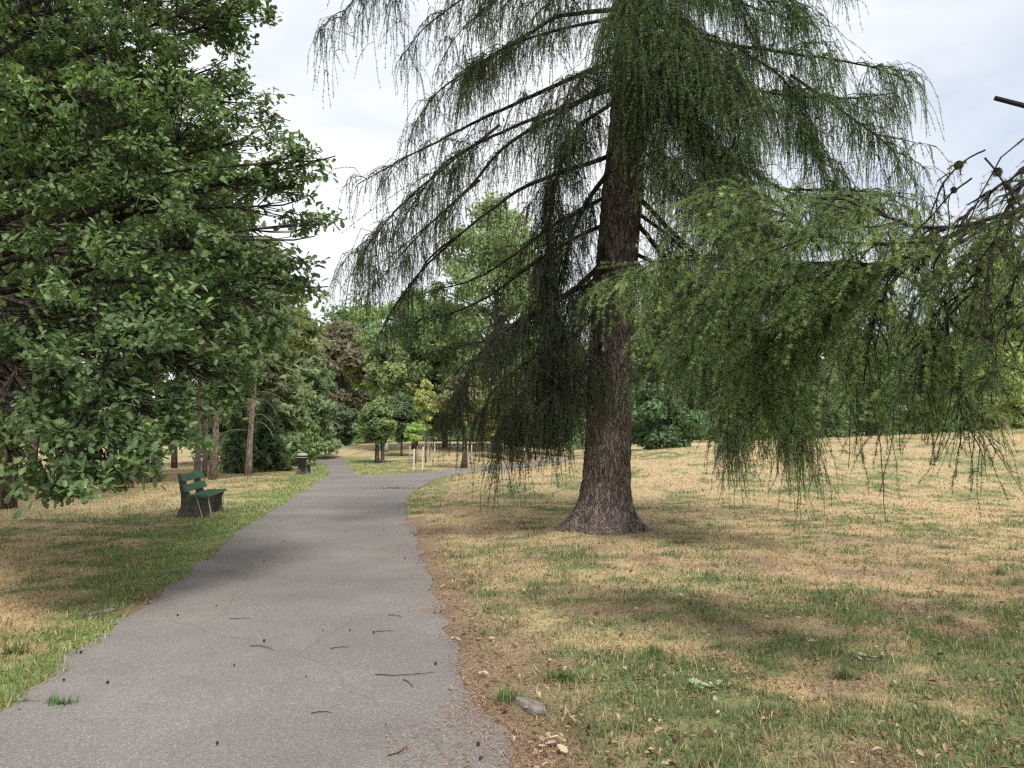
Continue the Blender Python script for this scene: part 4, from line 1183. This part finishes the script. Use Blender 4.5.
tree('broadleaf_tree', 'yellowish tree partly hidden behind the dark hanging strands', 512, 50, 370, 32, 'broad', (.13, .14, .055), 7000, .15, .2, .15)
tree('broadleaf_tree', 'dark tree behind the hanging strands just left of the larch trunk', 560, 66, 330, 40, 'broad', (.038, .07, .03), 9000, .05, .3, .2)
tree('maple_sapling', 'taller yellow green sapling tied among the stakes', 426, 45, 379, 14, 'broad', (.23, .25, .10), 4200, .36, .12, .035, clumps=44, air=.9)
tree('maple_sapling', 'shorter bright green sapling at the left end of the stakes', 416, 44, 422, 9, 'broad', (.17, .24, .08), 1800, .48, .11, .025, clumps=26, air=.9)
# right, beyond the mound
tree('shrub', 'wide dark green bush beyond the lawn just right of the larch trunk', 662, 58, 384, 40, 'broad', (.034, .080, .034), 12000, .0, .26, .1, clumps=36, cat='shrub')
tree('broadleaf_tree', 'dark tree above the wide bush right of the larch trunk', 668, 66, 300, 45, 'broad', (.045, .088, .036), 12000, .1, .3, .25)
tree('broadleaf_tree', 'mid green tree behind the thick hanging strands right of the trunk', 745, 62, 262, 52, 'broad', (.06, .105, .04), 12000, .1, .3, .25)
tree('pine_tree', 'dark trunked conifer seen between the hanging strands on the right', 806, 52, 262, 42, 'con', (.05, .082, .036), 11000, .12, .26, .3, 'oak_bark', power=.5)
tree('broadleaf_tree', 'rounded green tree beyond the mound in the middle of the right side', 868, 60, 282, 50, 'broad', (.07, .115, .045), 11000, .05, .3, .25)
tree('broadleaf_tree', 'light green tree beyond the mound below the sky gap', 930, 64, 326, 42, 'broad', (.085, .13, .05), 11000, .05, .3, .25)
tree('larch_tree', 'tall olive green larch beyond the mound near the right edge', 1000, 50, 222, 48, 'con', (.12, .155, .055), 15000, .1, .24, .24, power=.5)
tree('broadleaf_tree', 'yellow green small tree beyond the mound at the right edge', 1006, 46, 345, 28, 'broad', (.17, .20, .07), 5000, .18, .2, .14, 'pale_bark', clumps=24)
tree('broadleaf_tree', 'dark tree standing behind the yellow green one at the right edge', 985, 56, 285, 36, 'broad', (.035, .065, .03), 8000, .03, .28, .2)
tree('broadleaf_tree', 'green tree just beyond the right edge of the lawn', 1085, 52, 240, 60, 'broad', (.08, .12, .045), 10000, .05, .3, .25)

# far wood behind everything: reads as one mass
n = 200000
ncl = 2300
g = np.random.default_rng(77)
cx = g.uniform(-150, 150, ncl); cy = 104 + g.uniform(0, 26, ncl) + np.abs(cx) * .02
lowc = np.arange(ncl) % 5 == 0; cy[lowc] -= 14
ht = np.interp(cx, [-150, -40, -22, -5, 8, 20, 60, 150], [22, 21, 20, 19, 17, 14, 15, 18]) + g.normal(0, 1.6, ncl)
ht[lowc] = 3.2
cz = H(cx, cy) + ht * g.random(ncl) ** 1.1
cr = g.uniform(1.4, 3.2, ncl)
k = g.integers(0, ncl, n); d = unit(g.normal(0, 1, (n, 3)))
pos = np.stack([cx, cy, cz], 1)[k] + d * cr[k][:, None] * (g.random((n, 1)) ** .4) * np.array([1.2, 1, .9])
pos[:, 2] = np.maximum(pos[:, 2], H(pos[:, 0], pos[:, 1]))
base_c = .03 + 1.9 * np.array([[.045, .08, .035], [.07, .11, .045], [.10, .14, .055], [.05, .085, .05]])[g.integers(0, 4, ncl)]  # constant pale lift: distance haze put into the leaf colour
c = base_c[k] * g.uniform(.6, 1.4, (n, 1))
v, f_, c4 = cards(pos, unit(d + [0, -.2, .5] + g.normal(0, .6, (n, 3))), g.uniform(.35, .75, n), c, 1.6)
o = build('far_wood', v, f_, M['far_leaf'], c4)
tag(o, 'far green wood that closes the view behind the park lawns', 'wood', kind='stuff')

# ------------------------------------------------------------------ bench
def rotz(a):
    return np.array([[math.cos(a), -math.sin(a), 0], [math.sin(a), math.cos(a), 0], [0, 0, 1]])


def bev(o, w=.006, seg=2):
    m = o.modifiers.new('edge', 'BEVEL'); m.width = w; m.segments = seg; m.limit_method = 'ANGLE'
    return o


def prism(mb, prof, y0, y1):
    prof = np.array(prof); n = len(prof)
    V = np.concatenate([np.column_stack([prof[:, 0], np.full(n, y0), prof[:, 1]]), np.column_stack([prof[:, 0], np.full(n, y1), prof[:, 1]])])
    t = np.array(tessellate_polygon([[Vector((x_, z_, 0)) for x_, z_ in prof]]))
    i = np.arange(n); j = (i + 1) % n
    mb.add(V, np.stack([i, j, j + n, i + n], 1))
    b = mb.n - 2 * n
    mb.F3.append(t + b); mb.F3.append(t[:, ::-1] + b + n)


def make_bench(loc, rz, label):
    t_ = empty('park_bench', loc, label, 'bench', 'green park benches along the path', rz)
    prof = [(-.34, -.06), (.33, -.06), (.27, .10), (.24, .34), (.28, .385), (.28, .415), (-.06, .415), (-.13, .50), (-.235, .86), (-.315, .86), (-.25, .46), (-.24, .25), (-.30, .08)]
    for s_ in (-.62, .62):
        mb = MB(); prism(mb, prof, s_ - .055, s_ + .055)
        bev(mb.build('concrete_leg', M['concrete'], t_), .012)
    for x_ in (.015, .215):
        mb = MB(); mb.box((x_, 0, .440), (.175, 1.85, .046)); bev(mb.build('seat', M['bench_green'], t_), .008)
    tl = R(24); Rm = np.array([[math.cos(-tl), 0, math.sin(-tl)], [0, 1, 0], [-math.sin(-tl), 0, math.cos(-tl)]])
    for h_ in (.585, .795):
        mb = MB(); mb.box((-.118 - (h_ - .5) * .30, 0, h_), (.042, 1.85, .15), Rm); bev(mb.build('backrest', M['bench_green'], t_), .008)
    for s_ in (-.70, .70):  # pale bars added to show sunlit edges of the concrete legs
        mb = MB(); mb.tube([[.04, s_, .40], [.10, s_, .2], [.16, s_, 0]], .011, 6); mb.tube([[.25, s_, .40], [.29, s_, .2], [.33, s_, 0]], .011, 6)
        mb.tube([[.0, s_, .405], [.27, s_, .405]], .012, 6)
        mb.build('lit_edge_bar', M['pale_metal_lit_edge'], t_)
    return t_


B0 = ground_at(187, 518); B0[1] += .7; B0[2] = float(H(B0[0], B0[1]))
bench = make_bench(B0, R(10), 'green plank bench on concrete legs standing under the oak branches')
B1 = ground_at(305, 473.5); B1[2] = float(H(B1[0], B1[1]))
bench.scale = (1.04, .96, 1.0)
copy_thing(bench, B1 + np.array([-.12, .3, 0]), 'distant green bench at the path bend, standing behind the litter bin', R(14))

# litter bin
b_ = ground_at(304.5, 474); b_[2] = float(H(b_[0], b_[1]))
b_ = b_ + np.array([0.10, -.75, 0])
bn = empty('litter_bin', b_, 'black tapered litter bin with a pale lid in front of the distant bench', 'litter bin')
mb = MB(); mb.tube([[0, 0, .26], [0, 0, .30], [0, 0, .80]], [.145, .15, .205], 18); mb.build('bin_body', M['bin'], bn, False)
mb = MB(); mb.tube([[0, 0, .815], [0, 0, .86], [0, 0, .90], [0, 0, .925]], [.225, .23, .19, .06], 18); mb.build('lid', M['bin_lid'], bn)
mb = MB(); mb.tube([[0, 0, -.05], [0, 0, .258]], .05, 10); mb.tube([[0, 0, 0.0], [0, 0, .03]], .14, 12); mb.build('post', M['concrete'], bn)
mb = MB(); mb.tube([[.2 * math.cos(a_), .2 * math.sin(a_), .74] for a_ in np.linspace(0, 2 * PI, 19)], .012, 5); mb.build('rim_band', M['pale_metal_lit_edge'], bn)

# stakes around the saplings
stakes = [(413.5, 470.5, 449, 'stake nearest the path at the left of the sapling stakes'), (410, 460, 450, 'short stake at the far left of the sapling stakes'), (417, 460.5, 448, 'wide pale stake behind the shorter sapling'),
          (422.4, 469, 447, 'thin front stake between the two saplings'), (424.5, 461, 445, 'tall rear stake just left of the yellow green sapling'), (428.3, 461, 443.5, 'tall rear stake right behind the yellow green sapling'),
          (431.7, 467.5, 446, 'thin front stake right of the yellow green sapling'), (434.8, 461, 442.5, 'tallest pale stake at the right end of the sapling stakes'),
          (468, 465, 445.5, 'left one of two stakes beside the dark tree trunk'), (471.6, 464.5, 445, 'right one of two stakes beside the dark tree trunk')]
for px, pyb, pyt, lab in stakes:
    g0 = ground_at(px, pyb); hh = max(.9, (pyb - pyt) / F_PX * g0[1])
    mb = MB()
    lean_ = random.uniform(-.05, .05)
    mb.tube([[0, 0, -.15], [lean_ * .5, 0, hh * .5], [lean_, .02, hh - .04], [lean_, .02, hh]], [.042, .041, .039, .03], 8)
    o = mb.build('tree_stake', M['stake'], None, False)
    o.location = [float(v_) for v_ in g0]
    tag(o, 'pale wooden ' + lab, 'stake', 'wooden stakes supporting young trees')

# fence beyond the saplings
f0, f1 = np.array([(434 - 512) / F_PX * 60, 60.0]), np.array([(575 - 512) / F_PX * 60, 62.0])
F0 = np.array([f0[0], f0[1], float(H(*f0))])
fe = empty('wooden_fence', F0, 'low dark wooden rail fence in the shade behind the staked saplings', 'fence')
nP = 13
mbr = [MB(), MB()]
pp_ = []
for k in range(nP):
    q = f0 + (f1 - f0) * k / (nP - 1); zz = float(H(*q))
    pp_.append(np.array([q[0], q[1], zz]) - F0)
    mb = MB(); mb.box(pp_[-1] + [0, 0, .36], (.09, .09, .84), None, None, .9); mb.build('post', M['fence'], fe)
for r_, zz in enumerate((.36, .68)):
    mb = MB(); mb.tube([p + [0, -.07, zz] for p in pp_], .04, 6); mb.build('rail', M['fence'], fe)

# ------------------------------------------------------------------ small things on the ground
def slab(name, px, py, size, rz, label, cat, mat='stone', seed=1, tilt=(0, 0)):
    g0 = ground_at(px, py); g = np.random.default_rng(seed)
    mb = MB()
    nu, nv = 9, 6
    n_ = 26
    a_ = np.linspace(0, 2 * PI, n_, endpoint=False)
    sq = 1 / np.maximum(np.abs(np.cos(a_)), np.abs(np.sin(a_))) ** .75
    rr = sq * (1 + g.normal(0, .05, n_))
    rings = [(0.92, -.5), (1.0, -.1), (1.0, .3), (.93, .5), (.5, .56), (0.02, .55)]
    V = np.concatenate([np.column_stack([np.cos(a_) * rr * s_ * size[0] / 2, np.sin(a_) * rr * s_ * size[1] / 2, np.full(n_, z_) * size[2] + g.normal(0, size[2] * .05, n_)]) for s_, z_ in rings])
    i_ = np.arange(n_); j_ = (i_ + 1) % n_
    Q_ = (np.stack([i_, j_, j_ + n_, i_ + n_], 1)[None] + (np.arange(len(rings) - 1) * n_)[:, None, None]).reshape(-1, 4)
    mb.add(V, Q_)
    o = mb.build(name, M[mat], None, False)
    o.location = (float(g0[0]), float(g0[1]), float(g0[2]) + size[2] * .32); o.rotation_euler = (tilt[0], tilt[1], rz)
    return tag(o, label, cat)


slab('kerb_stone', 530, 710, (.26, .10, .05), R(118), 'grey concrete kerb stone sunk in needles at the right path edge', 'stone', seed=4, tilt=(R(14), R(4)))
slab('flat_stone', 100, 613, (.26, .09, .02), R(62), 'flat pale stone in the grass at the left path edge', 'stone', seed=5)
slab('flat_stone', 170, 572, (.2, .08, .03), R(25), 'small pale broken stone at the left path edge below the bench', 'stone', seed=6)


def sprig(name, px, py, label, cat, cols, n_, size, spread, seed, up=.5, stem=True):
    g = np.random.default_rng(seed); g0 = ground_at(px, py)
    t_ = empty(name, g0, label, cat)
    a_ = g.random(n_) * 2 * PI
    pos = np.stack([g.normal(0, spread, n_), g.normal(0, spread * .6, n_), g.uniform(.012, .06, n_)], 1)
    v_, f_, c_ = place_leaves(pos, np.stack([np.cos(a_), np.sin(a_), g.normal(.05, up * .5, n_)], 1), unit(np.array([0, 0, 1.]) + g.normal(0, .45, (n_, 3))), size * g.uniform(.7, 1.2, n_), np.array(cols)[g.integers(0, len(cols), n_)] * g.uniform(.85, 1.15, (n_, 1)), LV, LQ)
    build('leaves', v_, f_, M['oak_leaf'], c_, t_)
    if stem:
        mb = MB(); mb.tube([[-.12, 0, .012], [-.04, .02, .03], [.05, -.01, .03], [.12, .02, .02]], [.004, .004, .003, .002], 6); mb.build('stem', M['twig'], t_)
    return t_


sprig('fallen_sprig', 705, 692, 'pale green wilted oak sprig lying on the grass', 'leaf sprig', [(.42, .50, .34), (.34, .44, .26), (.5, .55, .42)], 14, .075, .055, 3)
sprig('fallen_sprig', 868, 662, 'pale greyish leaf cluster lying in the grass further right', 'leaf sprig', [(.34, .40, .27), (.42, .46, .34)], 8, .06, .05, 4)
sprig('dry_leaf_heap', 556, 746, 'small heap of curled beige leaves beside the path corner', 'leaf heap', [(.58, .47, .46), (.45, .32, .19), (.66, .56, .42)], 16, .07, .07, 5, 1.0, False)

# tufts of broad grass at the path edges
def tuft(px, py, label, n_=70, ln_=.11, spread=.07, col=(.13, .25, .06), seed=1):
    g = np.random.default_rng(seed); g0 = ground_at(px, py)
    a_ = g.random(n_) * 2 * PI; tl = g.uniform(.3, 1.35, n_); l_ = ln_ * g.uniform(.6, 1.2, n_)
    b = np.stack([g.normal(0, spread, n_), g.normal(0, spread * .5, n_), np.zeros(n_)], 1)
    d0 = np.stack([np.cos(a_) * np.sin(tl * .7), np.sin(a_) * np.sin(tl * .7), np.cos(tl * .7)], 1)
    d1 = np.stack([np.cos(a_) * np.sin(tl * 1.25), np.sin(a_) * np.sin(tl * 1.25), np.cos(tl * 1.25)], 1)
    s_ = np.stack([-np.sin(a_), np.cos(a_), 0 * a_], 1) * .0034
    m_ = b + d0 * l_[:, None] * .5; e_ = m_ + d1 * l_[:, None] * .5
    V = np.stack([b - s_, b + s_, m_ + s_ * .9, m_ - s_ * .9, e_], 1).reshape(-1, 3)
    k = np.arange(n_)[:, None] * 5
    o = build('grass_tuft', V, [k + np.array([[0, 1, 2, 3]]), k + np.array([[3, 2, 4]])], M['grass'], np.repeat(np.array(col) * g.uniform(.7, 1.3, (n_, 1)), 5, 0))
    o.location = [float(v_) for v_ in g0 + [0, 0, .004]]
    return tag(o, label, 'grass tuft')


tuft(508, 703, 'green grass tuft growing left of the grey kerb stone', 80, .12, .045, (0.152, 0.212, 0.085), 11)
tuft(650, 655, 'bright green grass tuft in the lawn above the pale sprig', 90, .09, .045, (0.174, 0.239, 0.085), 12)
tuft(562, 682, 'dark green grass tuft in the lawn above the kerb stone', 90, .10, .045, (.10, .19, .055), 13)
tuft(14, 655, 'lush green grass tuft at the left picture edge beside the path', 110, .12, .05, (0.185, 0.239, 0.085), 14)
tuft(845, 680, 'grey green grass tuft between the two pale leaf sprigs', 90, .10, .045, (0.152, 0.184, 0.085), 15)
tuft(60, 706, 'thin green tuft creeping over the left path edge in front', 60, .08, .045, (.10, .2, .06), 16)
tuft(1000, 575, 'bright green tuft in the dry grass near the right edge', 90, .10, .05, (0.196, 0.230, 0.085), 17)

# fallen twigs and cones on the path
tw = [(640, 370, 45, .30, 'twig with a pale end lying in the middle of the path'), (0, 0, 0, 0, '')]
twigs = [(262, 650, .24, -25, 'bent brown twig with a pale broken end on the left half of the path'), (405, 676, .40, 4, 'long thin twig near the right edge of the path'), (408, 686, .18, -60, 'short curled twig under the long thin twig'),
         (340, 650, .14, 20, 'small straight twig in the middle of the path'), (385, 633, .15, 8, 'straight twig close to the right path edge'), (398, 755, .15, 55, 'short dark twig in the front right of the path'),
         (322, 716, .12, 5, 'small dark twig lying crosswise in the front middle of the path'), (12, 706, .30, 12, 'reddish bark strip on the left path edge at the picture edge'), (240, 620, .18, 0, 'thin faint twig left of the middle of the path'), (395, 618, .16, -30, 'forked twig by the brown needles at the right path edge')]
for k, (px, py, l_, rz, lab) in enumerate(twigs):
    g0 = ground_at(px, py); mb = MB()
    w_ = random.choice((-1, 1)) * random.uniform(.05, .16) * l_
    mb.tube([[-l_ / 2, 0, .006], [-l_ / 6, w_, .008], [l_ / 6, w_ * .6, .009], [l_ / 2, -w_ * .3, .006]], [.0028, .0026, .002, .0012], 6)
    mb.tube([[l_ / 6, w_ * .6, .009], [l_ / 4, w_ * .6 + l_ * .1, .010]], [.0015, .0008], 5)
    o = mb.build('fallen_twig', M['twig'], None); o.location = (float(g0[0]), float(g0[1]), float(g0[2]) + .010); o.rotation_euler = (0, 0, R(rz))
    tag(o, lab, 'twig')
pc = cone_mesh(.03, .013)
pc0 = pc.build('fallen_cone', M['cone'], None)
n = 0
while n < 50:
    y_ = 3.3 * (24 / 3.3) ** (random.random() ** .8); x_ = random.uniform(-7, 1.2)
    if path_sd(np.array([x_]), np.array([y_]))[0] > -.06: continue
    c_ = pc0 if n == 0 else pc0.copy()
    if n: COL.objects.link(c_)
    c_.location = (x_, y_, float(H(x_, y_)) + .024); c_.rotation_euler = (PI / 2 + random.uniform(-.3, .3), 0, random.uniform(0, 6.28))
    s_ = random.uniform(.28, .6); c_.scale = (s_, s_, s_)
    tag(c_, 'tiny dark larch cone lying on the grey asphalt path', 'cone', 'larch cones fallen on the path')
    n += 1
